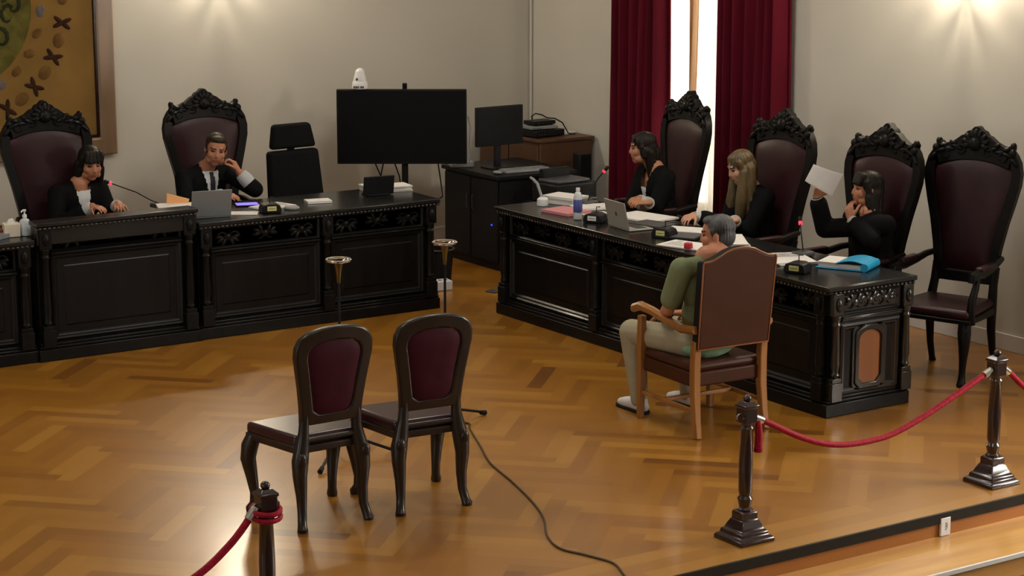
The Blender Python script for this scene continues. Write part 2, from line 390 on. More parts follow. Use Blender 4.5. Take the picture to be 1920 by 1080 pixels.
tag(rd.build('curtain_rod', 'brass'), 'brass curtain rod above the window carrying the crimson curtains', 'curtain rod')

# wall lamps just above the picture's top edge
def sconce(loc, rz, label):
    t = thing('wall_sconce', label, 'wall lamp', loc, rz, 'wall sconces')
    MB().lathe([(.001, -.06), (.02, -.05), (.05, -.03), (.07, 0), (.05, .03), (.001, .05)], 18, mx=M.Rotation(R(90), 3, 'X')).build('wall_plate', 'brass', t, (0, -.035, .1))
    MB().lathe([(.002, -.06), (.016, -.045), (.022, -.02), (.010, 0), (.02, .03), (.03, .10), (.012, .15), (.002, .17)], 14).build('finial', 'brass', t, (0, -.075, .02))
    for k in (-1, 0, 1):
        a = k*R(52); d = V((math.sin(a), -math.cos(a), 0)); p0 = V((0, -.07, .07))
        pts = [p0, p0+d*.06+V((0, 0, -.03)), p0+d*.13+V((0, 0, -.02)), p0+d*.17+V((0, 0, .05)), p0+d*.17+V((0, 0, .09))]
        ar = MB().tube(pts, .009, 8).build('arm', 'brass', t)
        tip = pts[-1]
        MB().lathe([(.006, 0), (.03, .006), (.034, .014), (.012, .016), (.011, .085), (.004, .09)], 14, tip).build('candle_cup', 'white_trim', ar)
        MB().lathe([(.002, 0), (.012, .01), (.016, .03), (.010, .055), (.001, .075)], 12, tip+V((0, 0, .088))).build('bulb', 'bulb', ar)
        ld = bpy.data.lights.new('candle_light', 'POINT'); ld.energy = SCN; ld.color = (1, .86, .66); ld.shadow_soft_size = .04
        lo = bpy.data.objects.new('candle_light', ld); COL.objects.link(lo); lo.parent = t; lo.location = tip+V((0, 0, .17))
sconce((7.75, YB, 2.50), 0, 'brass three-arm wall sconce on the wall above the throne of the man judge')
sconce((XR, 10.62, 2.545), R(-90), 'brass three-arm wall sconce on the wall above the empty carved armchair')

# sky outside
w = bpy.data.worlds.new('sky'); S.world = w; w.use_nodes = True
w.node_tree.nodes['Background'].inputs[0].default_value = (1, .98, .93, 1); w.node_tree.nodes['Background'].inputs[1].default_value = 3.0

# camera
cd = bpy.data.cameras.new('camera'); cam = bpy.data.objects.new('camera', cd); COL.objects.link(cam); S.camera = cam
cd.sensor_width = 36; cd.lens = 3886/1920*36; cd.clip_end = 100
cam.location = (0, 0, 3.4); th, ph = 0.201055, 0.984355
cam.rotation_euler = (PI/2-th, 0, ph-PI/2)
S.view_settings.view_transform = 'Standard'; S.view_settings.look = 'None'; S.view_settings.gamma = 1; S.view_settings.exposure = EXPO
S.view_settings.use_curve_mapping = False
S.cycles.use_denoising = True; S.cycles.max_bounces = 8; S.cycles.diffuse_bounces = 4; S.cycles.glossy_bounces = 4; S.cycles.transparent_max_bounces = 12
S.cycles.sample_clamp_indirect = 6
for i, (x, y) in enumerate(((3.0, 11.2), (7.6, 11.2), (5.3, 5.5))):  # unseen ceiling panels and lights, added for light from above
    struct(MB().bb(x-.62, x+.62, y-.32, y+.32, ZC-.05, ZC).build('added_ceiling_panel_%d' % (i+1), 'white_trim', bevel=.01))
    ld = bpy.data.lights.new('added_ceiling_light', 'AREA'); ld.shape = 'RECTANGLE'; ld.size = 1.2; ld.size_y = .6; ld.energy = CEIL*(1 if i < 2 else .5); ld.color = (1, .96, .87)
    lo = bpy.data.objects.new('added_ceiling_light', ld); COL.objects.link(lo); lo.location = (x, y, ZC-.06)
# ------------------------------------------------------------------ carved desks
def leaf_relief(mb, c, s, flip=1):
    # a small spray of acanthus leaves lying on a face that looks to -y
    cx, cy, cz = c
    mb.ell(c, (s*.32, .012, s*.30), nu=10, nv=6)
    for k in (-1, 1):
        for i in range(3):
            a = k*(.5+.55*i); q = M.Rotation(a*flip, 3, 'Y')
            mb.ell((cx+math.sin(a)*s*.55*1.25, cy, cz+flip*math.cos(a)*s*.42), (s*.15, .009, s*.36), q, 8, 6)
        mb.tube([(cx+k*(s*.5+s*.35*math.cos(t)), cy-.003, cz-flip*s*.1+s*.28*math.sin(t)) for t in [x*.6 for x in range(9)]], [.011-.0008*x for x in range(9)], 6)
MOULD = [(0, 0), (.000, -.016), (.014, -.024), (.024, -.014), (.034, -.014), (.046, -.004), (.052, .010)]
def panel_loops(w, h): return [(w-i, h-i, y) for i, y in MOULD] + [(w-.085, h-.085, .010), (w-.105, h-.105, -.006), (w-.125, h-.125, -.006)]
def pilaster(mb, x, y, z0, z1, w=.075, d=.05):
    H = z1-z0
    mb.bb(x-w*.62, x+w*.62, y-d*1.15, y+.02, z0, z0+.12); mb.bb(x-w*.55, x+w*.55, y-d, y+.02, z0+.12, z0+.15)
    prof = [(.024, z0+.15), (.034, z0+.17), (.026, z0+.19), (.034, z0+.24), (.030, z0+.34), (.025, z1-.22), (.034, z1-.20), (.026, z1-.18), (.036, z1-.15), (.038, z1-.14)]
    mb.lathe([(r*w/.075, z) for r, z in prof], 16, (x, y-d*.45, 0))
    mb.bb(x-w*.6, x+w*.6, y-d, y+.02, z1-.14, z1)
    mb.ell((x, y-d-.004, z1-.07), (w*.32, .016, .045), nu=10, nv=6)
def bench(name, label, loc, rz, L, D, H, cols, group=None, end=0, rail=0., ov=.03):
    """a run of carved desk: front looks to local -y, length along +x; cols are pilaster positions"""
    t = thing(name, label, 'desk', loc, rz, group)
    hz = H-.05-rail
    mb = MB(); o_ = [(.012, .03), (L-.012, .03), (L-.012, D-.02), (L-.06, D-.02), (L-.06, .09), (.06, .09), (.06, D-.02), (.012, D-.02)]
    mb.prism([(x, y) for x, y in o_], 0, 1); mb.warp(lambda x, y, z: (x, z, .05+(hz-.05)*y)); mb.build('carcass', 'ebony', t, bevel=.004)
    mb = MB()
    for e, a, b_ in ((.02, 0, .085), (.008, .085, .105), (0, .105, .125)):
        f_ = -.006-e*1.3; bk = D-.015; e = e if ov > .01 else .003
        o_ = [(-e+.001, f_), (L+e-.001, f_), (L+e-.001, bk), (L-.07, bk), (L-.07, .10), (.07, .10), (.07, bk), (-e+.001, bk)]
        st_ = len(mb.v); mb.prism(o_, a, b_); mb.warp(lambda x, y, z: (x, z, y), st_)
    mb.build('plinth', 'ebony', t, bevel=.006)
    if rail: 
        mb = MB(); mb.bb(.005, L-.005, .08, D, H-.045-rail, H-.01-rail); mb.build('worktop', 'ebony_top', t, bevel=.006)
        mb = MB(); mb.bb(.0, L, -.02, .09, H-rail-.045, H-.03); mb.bb(-.006, L+.006, -.045, .115, H-.03, H); mb.build('raised_rail', 'ebony_top', t, bevel=.006)
    else:
        mb = MB(); mb.bb(-ov, L+ov, -.045, D+.01, H-.032, H); mb.bb(-ov*.6, L+ov*.6, -.03, D, H-.05, H-.032); mb.build('worktop', 'ebony_top', t, bevel=.007)
    mb = MB(); n = int(L/.034)
    for i in range(n): mb.ell((L*(i+.5)/n, -.034, H-.043), (.0125, .012, .011), nu=8, nv=5)
    mb.bb(.0, L, -.0325, -.02, H-.05, H-.036)
    if end:
        mb.build('beading', 'bead', t); mb = MB(); mb.bb(L+.008, L+.0185, 0, D, H-.05, H-.036); n2 = int(D/.034)
        for i in range(n2): mb.ell((L+.02, D*(i+.5)/n2, H-.043), (.012, .0125, .011), nu=8, nv=5)
    mb.build('beading', 'bead', t)
    z1 = H-.05
    for i in range(len(cols)-1):
        a, b = cols[i]+.045, cols[i+1]-.045; cx = (a+b)/2; w = (b-a)/2
        mb = MB(); mb.frame(cx, .125+(z1-.175-.125)/2+.005, [(p, q, y+.03) for p, q, y in panel_loops(w, (z1-.185-.125)/2)]); mb.build('front_panel', 'ebony', t)
        mb = MB(); mb.frame(cx, z1-.085, [(w-i_, .085-i_, y+.03) for i_, y in ((0, 0), (0, -.012), (.008, -.018), (.016, -.010), (.022, .0))]); mb.build('frieze', 'ebony', t)
        k = max(1, int(w*2/.26))
        for j in range(k): mb = MB(); leaf_relief(mb, (a+(b-a)*(j+.5)/k, .028, z1-.085), .10, 1 if j % 2 else -1); mb.build('carving', 'ebony', t)
        mb = MB(); mb.bb(a, b, -.002, .04, z1-.185, z1-.17); mb.bb(a, b, -.012, .04, z1-.012, z1); mb.build('rail_moulding', 'ebony', t, bevel=.004)
    for c in cols:
        mb = MB(); pilaster(mb, c, .02, .1, z1); mb.build('pilaster', 'ebony', t, bevel=.004)
    if end:
        g = MB(); q = M.Translation((L, 0, 0)) @ M.Rotation(R(90), 4, 'Z')   # local face -y -> +x
        zf = z1-.20
        for x in (.045, D-.06): mb = MB(); pilaster(mb, x, .012, .1, z1, .07, .04); mb.xf(q); mb.build('pilaster', 'ebony_end', t, bevel=.004)
        mb = MB(); mb.frame(D/2-.01, z1-.075, [(D/2-.10-i_, .07-i_, y+.01) for i_, y in ((0, 0), (0, -.012), (.008, -.018), (.016, -.010), (.022, .0))]); mb.xf(q); mb.build('frieze', 'ebony_end', t)
        for j in range(3): mb = MB(); leaf_relief(mb, (.15+(D-.32)*(j+.5)/3, .004, z1-.075), .09, 1); mb.xf(q); mb.build('carving', 'ebony_end', t)
        mb = MB(); mb.bb(.09, D-.10, -.014, .02, z1-.185, z1-.165); mb.bb(.09, D-.10, -.022, .02, z1-.165, z1-.155); mb.xf(q); mb.build('rail_moulding', 'ebony_end', t, bevel=.004)
        mb = MB(); mb.frame(D/2-.01, .125+(zf-.125)/2, [(p, q_, y+.012) for p, q_, y in [(D/2-.10-i, (zf-.13)/2-i, y) for i, y in MOULD]]); mb.xf(q); mb.build('end_panel', 'ebony_end', t)
        # arched reddish field with its moulding
        def arch(w, h, cz):
            o = [(-w, cz-h+.04), (-w+.04, cz-h), (w-.04, cz-h), (w, cz-h+.04)]
            o += [(w, cz+h-.06)] + [(w*math.cos(a), cz+h-.06+.06*math.sin(a)) for a in [x*PI/10 for x in range(1, 10)]] + [(-w, cz+h-.06)]
            return [(x+D/2-.01, z) for x, z in o]
        cz = .125+(zf-.125)/2
        mb = MB(); mb.ring(arch(.125, .205, cz), arch(.095, .172, cz), -.012, .03); mb.ring(arch(.145, .225, cz), arch(.125, .205, cz), -.002, .03); mb.xf(q); mb.build('panel_moulding', 'ebony_end', t, bevel=.005)
        mb = MB(); mb.prism(arch(.098, .175, cz), .004, .03); mb.xf(q); mb.build('inset_panel', 'panelwood', t)
    return t
G = 'carved black courtroom desks'
bench('judges_desk', 'long black carved desk section in front of the man judge, holding the grey laptop', (6.285, 13.58, 0), 0, 2.04, .72, .87, (.06, 1.06, 1.97), G, ov=.004)
bench('judges_desk', 'raised middle section of the black carved desk, in front of the woman judge', (5.06, 13.56, 0), 0, 1.205, .76, .985, (.06, 1.145), G, rail=.115)
bench('judges_desk', 'black carved desk section cut by the picture edge, with the sanitiser bottle on it', (3.0, 13.58, 0), 0, 2.04, .72, .87, (.08, 1.0, 1.97), G, ov=.004)
bench('lawyers_desk', 'long black carved desk by the window with the blue binder and silver laptop on it', (8.625, 13.14, 0), R(-90), 3.74, .70, .84, (.06, 1.26, 2.46, 3.66), G, end=1)

# ------------------------------------------------------------------ thrones
def mirror(half):   # half outline from bottom to top at x>=0 -> closed loop
    return [(x, z) for x, z in half] + [(-x, z) for x, z in reversed(half)]
def throne():
    t = thing('carved_throne', '', 'armchair')
    half = [(.215, .60), (.226, .70), (.248, .85), (.283, 1.02), (.320, 1.16), (.348, 1.28), (.352, 1.36), (.335, 1.435), (.305, 1.485), (.275, 1.515), (.285, 1.535), (.272, 1.55), (.25, 1.545), (.235, 1.53), (.20, 1.538), (.15, 1.56), (.105, 1.595), (.085, 1.60), (.065, 1.625), (.038, 1.635), (.02, 1.655), (.006, 1.66)]
    inner = []
    for x, z in half:
        if z < .66: inner.append((.152, .67))
        elif z < 1.44 and x > .27 or z < 1.1: inner.append((x-.068, z))
        else:
            xx = min(x, .275)*.93; inner.append((xx, 1.385+.05*(1-(xx/.28)**2)))
    lean = lambda x, y, z: (x, y + .29 + .10*max(0, z-.5)**1.12 + .10*(x*x)*(-1 if z > .6 else 0), z)
    mb = MB(); mb.ring(mirror(half), mirror(inner), -.028, .03)
    mb.warp(lean); mb.build('back_frame', 'ebony_chair', t, bevel=.012, seg=3)
    mb = MB(); mb.prism(mirror([(x*1.02+.004, z+.006) for x, z in inner]), .004, .022); mb.warp(lean); mb.build('back_board', 'ebony_chair', t)
    # carving along the crest
    mb = MB()
    mb.ell((0, -.035, 1.545), (.05, .03, .05)); mb.ell((0, -.03, 1.61), (.022, .02, .035))
    for k in (-1, 1):
        for i in range(4):
            a = k*(.35+.5*i); mb.ell((.07*math.sin(a), -.032, 1.545+.06*math.cos(a)), (.02, .016, .036), M.Rotation(a, 3, 'Y'), 8, 6)
        for (x, z, s, an) in ((.13, 1.515, .05, 1.2), (.185, 1.50, .045, 1.5), (.245, 1.485, .05, 1.9), (.30, 1.44, .04, 2.4), (.16, 1.54, .03, 1.1), (.23, 1.52, .03, 1.4)):
            mb.ell((k*x, -.03, z), (.016, .015, s), M.Rotation(k*an, 3, 'Y'), 8, 6)
        mb.ell((k*.272, -.005, 1.545), (.022, .026, .024)); mb.ell((k*.28, -.028, 1.50), (.028, .02, .028))
        mb.tube([(k*(.10+.032*math.cos(u)), -.034, 1.50+.032*math.sin(u)) for u in [x*.6 for x in range(10)]], [.011-.0008*x for x in range(10)], 6)
        mb.tube([(k*(.21+.03*math.cos(2.6-u)), -.034, 1.465+.03*math.sin(2.6-u)) for u in [x*.6 for x in range(10)]], [.010-.0007*x for x in range(10)], 6)
    mb.warp(lean); mb.build('crest_carving', 'ebony_chair', t)
    # upholstered back
    nu, nv = 12, 18; zb, zt = .675, 1.462; vs = []; fs = []
    def hw(z):
        pts = [(.60, .215), (.85, .248), (1.02, .283), (1.16, .320), (1.28, .348), (1.36, .352), (1.43, .335), (1.5, .28)]
        for (a, b), (c, d) in zip(pts, pts[1:]):
            if z <= c: return b+(d-b)*(z-a)/(c-a)-.060
        return .24
    for j in range(nv+1):
        z = zb+(zt-zb)*j/nv
        for i in range(nu+1):
            u = i/nu*2-1; h = hw(z); x = u*h
            zz = z if z < 1.33 else 1.33+(z-1.33)*(1-.55*u*u)
            bul = .035*(1-u**4)*(1-(2*j/nv-1)**6)
            vs.append((x, -.008-bul, zz))
    for j in range(nv):
        for i in range(nu): k = j*(nu+1)+i; fs.append((k, k+1, k+nu+2, k+nu+1))
    n0 = len(vs); vs += [(x, .022, z) for x, y, z in vs[:n0]]
    fs += [tuple(n0+i for i in reversed(f)) for f in fs[:]]
    rim = [i for i in range(nu+1)] + [(j)*(nu+1)+nu for j in range(1, nv+1)] + [nv*(nu+1)+i for i in range(nu-1, -1, -1)] + [j*(nu+1) for j in range(nv-1, 0, -1)]
    fs += [(rim[i], rim[(i+1) % len(rim)], n0+rim[(i+1) % len(rim)], n0+rim[i]) for i in range(len(rim))]
    mb = MB(); mb.add(vs, fs); mb.warp(lean); mb.build('back_cushion', 'burg', t)
    # seat
    mb = MB(); mb.prism([(-.31, .40), (.31, .40), (.31, .455), (-.31, .455)], -.27, .27)
    mb.warp(lambda x, y, z: (x*(1-.18*(y+.27)/.54), y, z - (.025*math.cos(x*9) if z < .42 and y < 0 else 0)))
    mb.build('seat_rail', 'ebony_chair', t, bevel=.01, seg=3)
    mb = MB(); mb.bb(-.295, .295, -.26, .25, .445, .515); mb.warp(lambda x, y, z: (x*(1-.18*(y+.27)/.54), y, z))
    mb.build('seat', 'burg', t, bevel=.03, seg=4)
    for k in (-1, 1):
        mb = MB(); mb.tube([(k*.255, -.225, .43), (k*.262, -.24, .36), (k*.268, -.25, .28), (k*.262, -.243, .18), (k*.255, -.235, .09), (k*.258, -.245, .04), (k*.262, -.255, .012), (k*.262, -.255, 0)], [.042, .046, .038, .027, .022, .026, .034, .03], 12)
        mb.ell((k*.265, -.262, .37), (.03, .02, .04)); mb.build('leg', 'ebony_chair', t)
        mb = MB(); mb.tube([(k*.217, .31, .72), (k*.217, .285, .6), (k*.228, .25, .45), (k*.228, .255, .30), (k*.232, .28, .15), (k*.238, .33, .03), (k*.24, .345, 0)], [.030, .030, .034, .030, .024, .022, .026], 10); mb.build('leg', 'ebony_chair', t)
        mb = MB(); mb.tube([(k*.252, .315, .78), (k*.268, .24, .775), (k*.282, .10, .75), (k*.288, -.06, .735), (k*.29, -.16, .745), (k*.292, -.225, .735), (k*.292, -.235, .705)], [.022, .024, .028, .030, .032, .034, .020], 10)
        ar = mb.build('arm', 'ebony_chair', t)
        mb = MB(); mb.bb(k*.288-.03, k*.288+.03, -.12, .12, .75, .79); mb.build('arm_pad', 'burg', ar, bevel=.016, seg=3)
        mb = MB(); mb.tube([(k*.288, -.13, .73), (k*.292, -.16, .66), (k*.29, -.205, .58), (k*.288, -.215, .50), (k*.29, -.21, .42)], [.022, .024, .027, .03, .032], 10); mb.build('arm_post', 'ebony_chair', ar)
    return t
th0 = throne()
def put_throne(i, fin, rz, label):
    # fin: where the finial stands; the seat centre lies in front of it
    loc = (fin[0]+.41*math.sin(rz), fin[1]-.41*math.cos(rz), 0)
    if i == 0:
        th0.location = loc; th0.rotation_euler = (0, 0, rz); th0['label'] = label; th0['group'] = TG; return th0
    return dup(th0, loc, rz, label, TG)
TG = 'carved high-backed thrones'
put_throne(0, (5.70, 15.00), R(-5), 'carved throne with burgundy back behind the woman judge, in front of the gold tapestry')
put_throne(1, (7.08, 15.13), R(-5), 'carved throne with burgundy back behind the man judge resting his head on his hand')
put_throne(2, (10.23, 12.83), R(-98), 'carved throne standing against the bright window, behind the dark-haired woman lawyer')
put_throne(3, (10.05, 11.48), R(-89), 'carved throne behind the blonde lawyer, overlapping the crimson curtain')
put_throne(4, (10.055, 10.415), R(-87), 'carved throne behind the lawyer who holds up a white paper')
put_throne(5, (10.435, 9.955), R(-71), 'empty carved throne with nobody in it, standing past the end of the desk')

# ------------------------------------------------------------------ side chairs with burgundy panels
def side_chair():
    t = thing('side_chair', '', 'chair')
    half = [(.176, .558), (.179, .60), (.184, .66), (.198, .76), (.216, .86), (.228, .93), (.226, .985), (.205, 1.03), (.16, 1.06), (.10, 1.078), (.05, 1.084), (.008, 1.086)]
    inner = [(.075, .612), (.112, .635), (.122, .70), (.133, .78), (.148, .87), (.157, .92), (.153, .955), (.135, .982), (.10, 1.0), (.065, 1.008), (.03, 1.012), (.006, 1.013)]
    lean = lambda x, y, z: (x, y - .20 - .13*max(0, z-.46) + .25*x*x, z)
    mb = MB(); mb.ring(mirror(half), mirror(inner), -.022, .026)
    mb.warp(lean); mb.build('back_frame', 'walnut', t, bevel=.011, seg=3)
    # the lower part of the ring closes the open gap: shoe rail and posts are cut by a gap between panel and seat
    for y, nm in ((-.012, 'back_panel'),):
        nu, nv = 10, 14; vs = []; fs = []
        def hw(z):
            for (a, b), (c, d) in zip([(q[1], q[0]) for q in inner], [(q[1], q[0]) for q in inner[1:]]):
                if z <= c: return b+(d-b)*(z-a)/max(c-a, 1e-4)+.006
            return .01
        for s_ in (-1, 1):
            base = len(vs)
            for j in range(nv+1):
                z = .595+(1.008-.595)*(j/nv)
                for i in range(nu+1):
                    u = i/nu*2-1; h = max(hw(min(z, 1.012)), .03)
                    zz = z
                    vs.append((u*h, s_*(.010+.02*(1-u**4)*(1-(2*j/nv-1)**6)), zz))
            for j in range(nv):
                for i in range(nu):
                    k = base+j*(nu+1)+i; fs.append((k, k+1, k+nu+2, k+nu+1))
        n0 = (nu+1)*(nv+1); rim = [i for i in range(nu+1)] + [j*(nu+1)+nu for j in range(1, nv+1)] + [nv*(nu+1)+i for i in range(nu-1, -1, -1)] + [j*(nu+1) for j in range(nv-1, 0, -1)]
        fs += [(rim[i], rim[(i+1) % len(rim)], n0+rim[(i+1) % len(rim)], n0+rim[i]) for i in range(len(rim))]
        mb = MB(); mb.add(vs, fs); mb.warp(lean); mb.build(nm, 'burg2', t)
    mb = MB(); mb.prism([(-.235, .385), (.235, .385), (.235, .445), (-.235, .445)], -.20, .235)
    mb.warp(lambda x, y, z: (x*(1+.16*(y-.02)/.22), y, z-(.02*math.cos(x*12) if z < .4 else 0))); mb.build('seat_rail', 'walnut', t, bevel=.009, seg=3)
    mb = MB(); mb.bb(-.232, .232, -.185, .235, .435, .50); mb.warp(lambda x, y, z: (x*(1+.16*(y-.02)/.22), y, z)); mb.build('seat', 'seat2', t, bevel=.022, seg=4)
    for k in (-1, 1):
        mb = MB(); mb.tube([(k*.154, -.212, .62), (k*.158, -.205, .52), (k*.17, -.205, .44), (k*.185, -.21, .37), (k*.19, -.215, .29), (k*.183, -.215, .18), (k*.185, -.222, .09), (k*.195, -.24, .03), (k*.20, -.252, .008), (k*.20, -.252, 0)], [.025, .029, .040, .046, .039, .030, .025, .025, .030, .025], 12)
        mb.ell((k*.19, -.245, .385), (.026, .02, .038)); mb.build('leg', 'walnut', t)
        mb = MB(); mb.tube([(k*.235, .20, .43), (k*.255, .215, .37), (k*.262, .225, .30), (k*.248, .215, .20), (k*.238, .205, .11), (k*.24, .21, .05), (k*.25, .228, .015), (k*.25, .228, 0)], [.040, .047, .043, .033, .026, .025, .031, .026], 12)
        mb.ell((k*.262, .25, .36), (.026, .02, .036)); mb.build('leg', 'walnut', t)
    mb = MB(); mb.tube([(-.15, -.205, .475), (.15, -.205, .475)], .014, 10); mb.build('shoe_rail', 'walnut', t)
    return t
sc0 = side_chair(); CG = 'burgundy panelled side chairs'
sc0.location = (4.995, 9.445, 0); sc0.rotation_euler = (0, 0, R(1)); tag(sc0, 'dark walnut chair with burgundy back, directly behind the short rope post', 'chair', CG)
dup(sc0, (5.592, 9.39, 0), R(-5), 'dark walnut chair with burgundy back, beside the cable on the open floor', CG)

# ------------------------------------------------------------------ armchair of the witness
ac = thing('oak_armchair', 'honey oak armchair with tall red-brown leather back, seating the man in green', 'armchair', (7.90, 9.75, 0), R(-3))
half = [(.262, .55), (.266, .80), (.270, 1.085), (.262, 1.098), (.235, 1.098), (.20, 1.104), (.15, 1.125), (.10, 1.15), (.05, 1.163), (.008, 1.166)]
lean = lambda x, y, z: (x, y-.27-.10*max(0, z-.45), z)
mb = MB(); mb.prism(mirror(half), -.028, .028); mb.warp(lean); mb.build('backrest', 'backboard', ac, bevel=.012, seg=3)
mb = MB(); pts = [(x*1.0, .0, z) for x, z in mirror(half)]; mb.tube([(x, -.026, z) for x, z in mirror(half)], .006, 6, closed=True); mb.warp(lean); mb.build('piping', 'panelwood', ac)
mb = MB(); h2 = [(x*.97, z-.012 if z > .6 else z+.012) for x, z in half]; mb.ring(mirror([(x+.003, z) for x, z in half]), mirror(h2), -.02, .036); mb.warp(lean); mb.build('back_edge', 'blackpl', ac, bevel=.004)
mb = MB(); mb.bb(-.265, .265, -.26, .30, .31, .40); mb.build('seat_rail', 'backboard', ac, bevel=.012, seg=3)
mb = MB(); mb.bb(-.262, .262, -.25, .30, .395, .455); mb.build('seat', 'backboard', ac, bevel=.03, seg=4)
for k in (-1, 1):
    mb = MB(); mb.tube([(k*.25, -.27, .60), (k*.25, -.262, .45), (k*.25, -.265, .28), (k*.253, -.285, .12), (k*.256, -.31, 0)], [.034, .036, .036, .032, .028], 4); mb.build('leg', 'oak', ac, bevel=.006)
    mb = MB(); mb.tube([(k*.268, .285, .66), (k*.268, .285, .45), (k*.268, .285, .25), (k*.268, .29, 0)], [.030, .034, .032, .026], 4); mb.build('leg', 'oak', ac, bevel=.006)
    mb = MB(); mb.tube([(k*.275, -.30, .675), (k*.28, -.16, .66), (k*.285, -.02, .685), (k*.288, .14, .715), (k*.288, .27, .725), (k*.288, .34, .70), (k*.288, .355, .68)], [.026, .028, .027, .028, .030, .028, .016], 8); mb.build('arm', 'oak', ac)
    mb = MB(); mb.tube([(k*.262, -.285, .17), (k*.266, .285, .17)], .017, 4); mb.build('stretcher', 'oak', ac, bevel=.004)
mb = MB(); mb.tube([(-.262, .05, .17), (.262, .05, .17)], .017, 4); mb.build('stretcher', 'oak', ac, bevel=.004)
# ------------------------------------------------------------------ electronics and cabinets at the back
tv = thing('television', 'large switched-off black television on its stand, in front of the corner', 'television', (8.97, 15.2, 0), R(-33.6))
MB().bb(-.555, .555, -.02, .03, .895, 1.535).build('bezel', 'blackpl', tv, bevel=.008)
MB().bb(-.54, .54, -.0225, -.018, .915, 1.52).build('screen', 'screen', tv, smooth=False)
mb = MB(); mb.bb(-.30, .30, .03, .07, 1.0, 1.4); mb.build('back_housing', 'blackpl', tv, bevel=.02)
mb = MB(); mb.tube([(0.02, .05, .06), (0.02, .05, 1.1)], .028, 14); mb.build('pole', 'blackpl', tv)
mb = MB(); mb.bb(-.32, .36, -.02, .12, .02, .06); mb.bb(-.06, .10, -.25, .30, .02, .05); mb.build('base', 'blackpl', tv, bevel=.01)
for i, (x, d) in enumerate(((-.25, .06), (-.16, -.03), (-.08, .05), (.30, .02))):
    MB().tube([(x, .05, 1.0), (x+d*.3, .06, .88), (x+d, .06, .78), (x+d*1.1+.02, .08, .6), (.02+d, .06, .4), (.03, .09, .10)], .006, 6).build('cable', 'bcable', tv)
MB().tube([(.565, .02, 1.30), (.585, .02, 1.2), (.575, .02, 1.05), (.59, .03, .95), (.57, .03, .90)], .007, 6).build('cable', 'greypl', tv)
# white camera with two rounded lumps, and webcam
c = thing('conference_camera', 'white rounded camera unit standing on top of the big television', 'camera', (8.685, 15.41, 1.537), R(-33.6))
MB().lathe([(.001, 0), (.066, .002), (.070, .02), (.064, .06), (.05, .075), (.001, .08)], 24).build('base', 'whitepl', c)
mb = MB(); mb.cap((0, 0, .07), (0, 0, .135), .058, .042, 20); mb.build('head', 'whitepl', c)
mb = MB(); mb.ell((-.022, -.046, .085), .012); mb.build('lens', 'dgrey', c)
mb = MB()
for i, x in enumerate((-.045, -.028, -.012, .014, .03)): mb.bb(x-.006, x+.006, -.0715, -.060, .012, .028)
mb.build('lettering', 'dgrey', c)
c = thing('webcam', 'tiny black webcam clipped on the top edge of the big television', 'camera', (8.99, 15.18, 1.537), R(-33.6))
MB().bb(-.02, .02, -.015, .02, 0, .05).build('body', 'blackpl', c, bevel=.006); MB().lathe([(.001, 0), (.012, 0), (.012, .006), (.001, .007)], 14, (0, -.016, .03), M.Rotation(R(90), 3, 'X')).build('lens', 'screen', c)

# black computer cabinet: doors look to -x
cc = thing('computer_cabinet', 'black cabinet with doors beneath the computer monitor, beside the big television', 'cabinet', (9.5, 14.5, 0), 0)
mb = MB(); mb.bb(.02, .78, .01, .89, .06, .79); mb.bb(.04, .76, .03, .87, 0, .06); mb.build('body', 'blackpl', cc, bevel=.005)
MB().bb(-.01, .80, -.01, .91, .79, .825).build('top', 'blackpl', cc, bevel=.005)
for k in (0, 1):
    d = MB().bb(.002, .02, .03+.43*k, .44+.43*k, .08, .77).build('door', 'blackpl', cc, bevel=.004)
    MB().tube([(-.004, .40+.09*k, .5), (-.016, .40+.09*k, .5), (-.016, .40+.09*k, .62), (-.004, .40+.09*k, .62)], .005, 6).build('handle', 'dgrey', d)
MB().bb(-.006, 0, .10, .115, .39, .405).build('power_light', 'blueglow', cc)
mo = thing('computer_monitor', 'black computer monitor on the black cabinet beside the television', 'monitor', (9.79, 14.92, .825), R(2))
MB().bb(-.245, .245, 0, .035, .20, .54).build('panel', 'blackpl', mo, bevel=.006); MB().bb(-.235, .235, -.002, .002, .215, .53).build('screen', 'screen', mo, smooth=False)
mb = MB(); mb.bb(-.03, .03, .03, .06, .01, .35); mb.build('neck', 'blackpl', mo, bevel=.005); MB().bb(-.12, .12, -.05, .13, 0, .014).build('foot', 'blackpl', mo, bevel=.005)
kb = thing('keyboard', 'grey computer keyboard lying in front of the monitor', 'keyboard', (9.87, 14.66, .826), R(-4))
MB().bb(-.22, .22, -.075, .075, 0, .02).build('tray', 'greypl', kb, bevel=.005)
mb = MB()
for i in range(15):
    for j in range(5): mb.bb(-.21+.028*i, -.186+.028*i, -.066+.027*j, -.043+.027*j, .019, .027)
mb.build('keys', 'greypl', kb)['kind'] = 'stuff'
tag(MB().ell((0, 0, .014), (.032, .055, .016)).build('computer_mouse', 'greypl', None, (9.58, 14.64, .826)), 'grey computer mouse beside the keyboard on the black cabinet', 'mouse')
ph = thing('desk_phone', 'grey desk telephone under the lower left corner of the monitor', 'telephone', (9.575, 15.22, .826), R(-20))
mb = MB(); mb.prism([(-.10, 0), (.10, 0), (.10, .05), (-.10, .03)], -.09, .09); mb.build('base', 'greypl', ph, bevel=.006)
mb = MB(); mb.tube([(-.07, -.085, .065), (-.07, 0, .085), (-.07, .085, .065)], [.022, .014, .022], 10); mb.build('handset', 'greypl', ph)
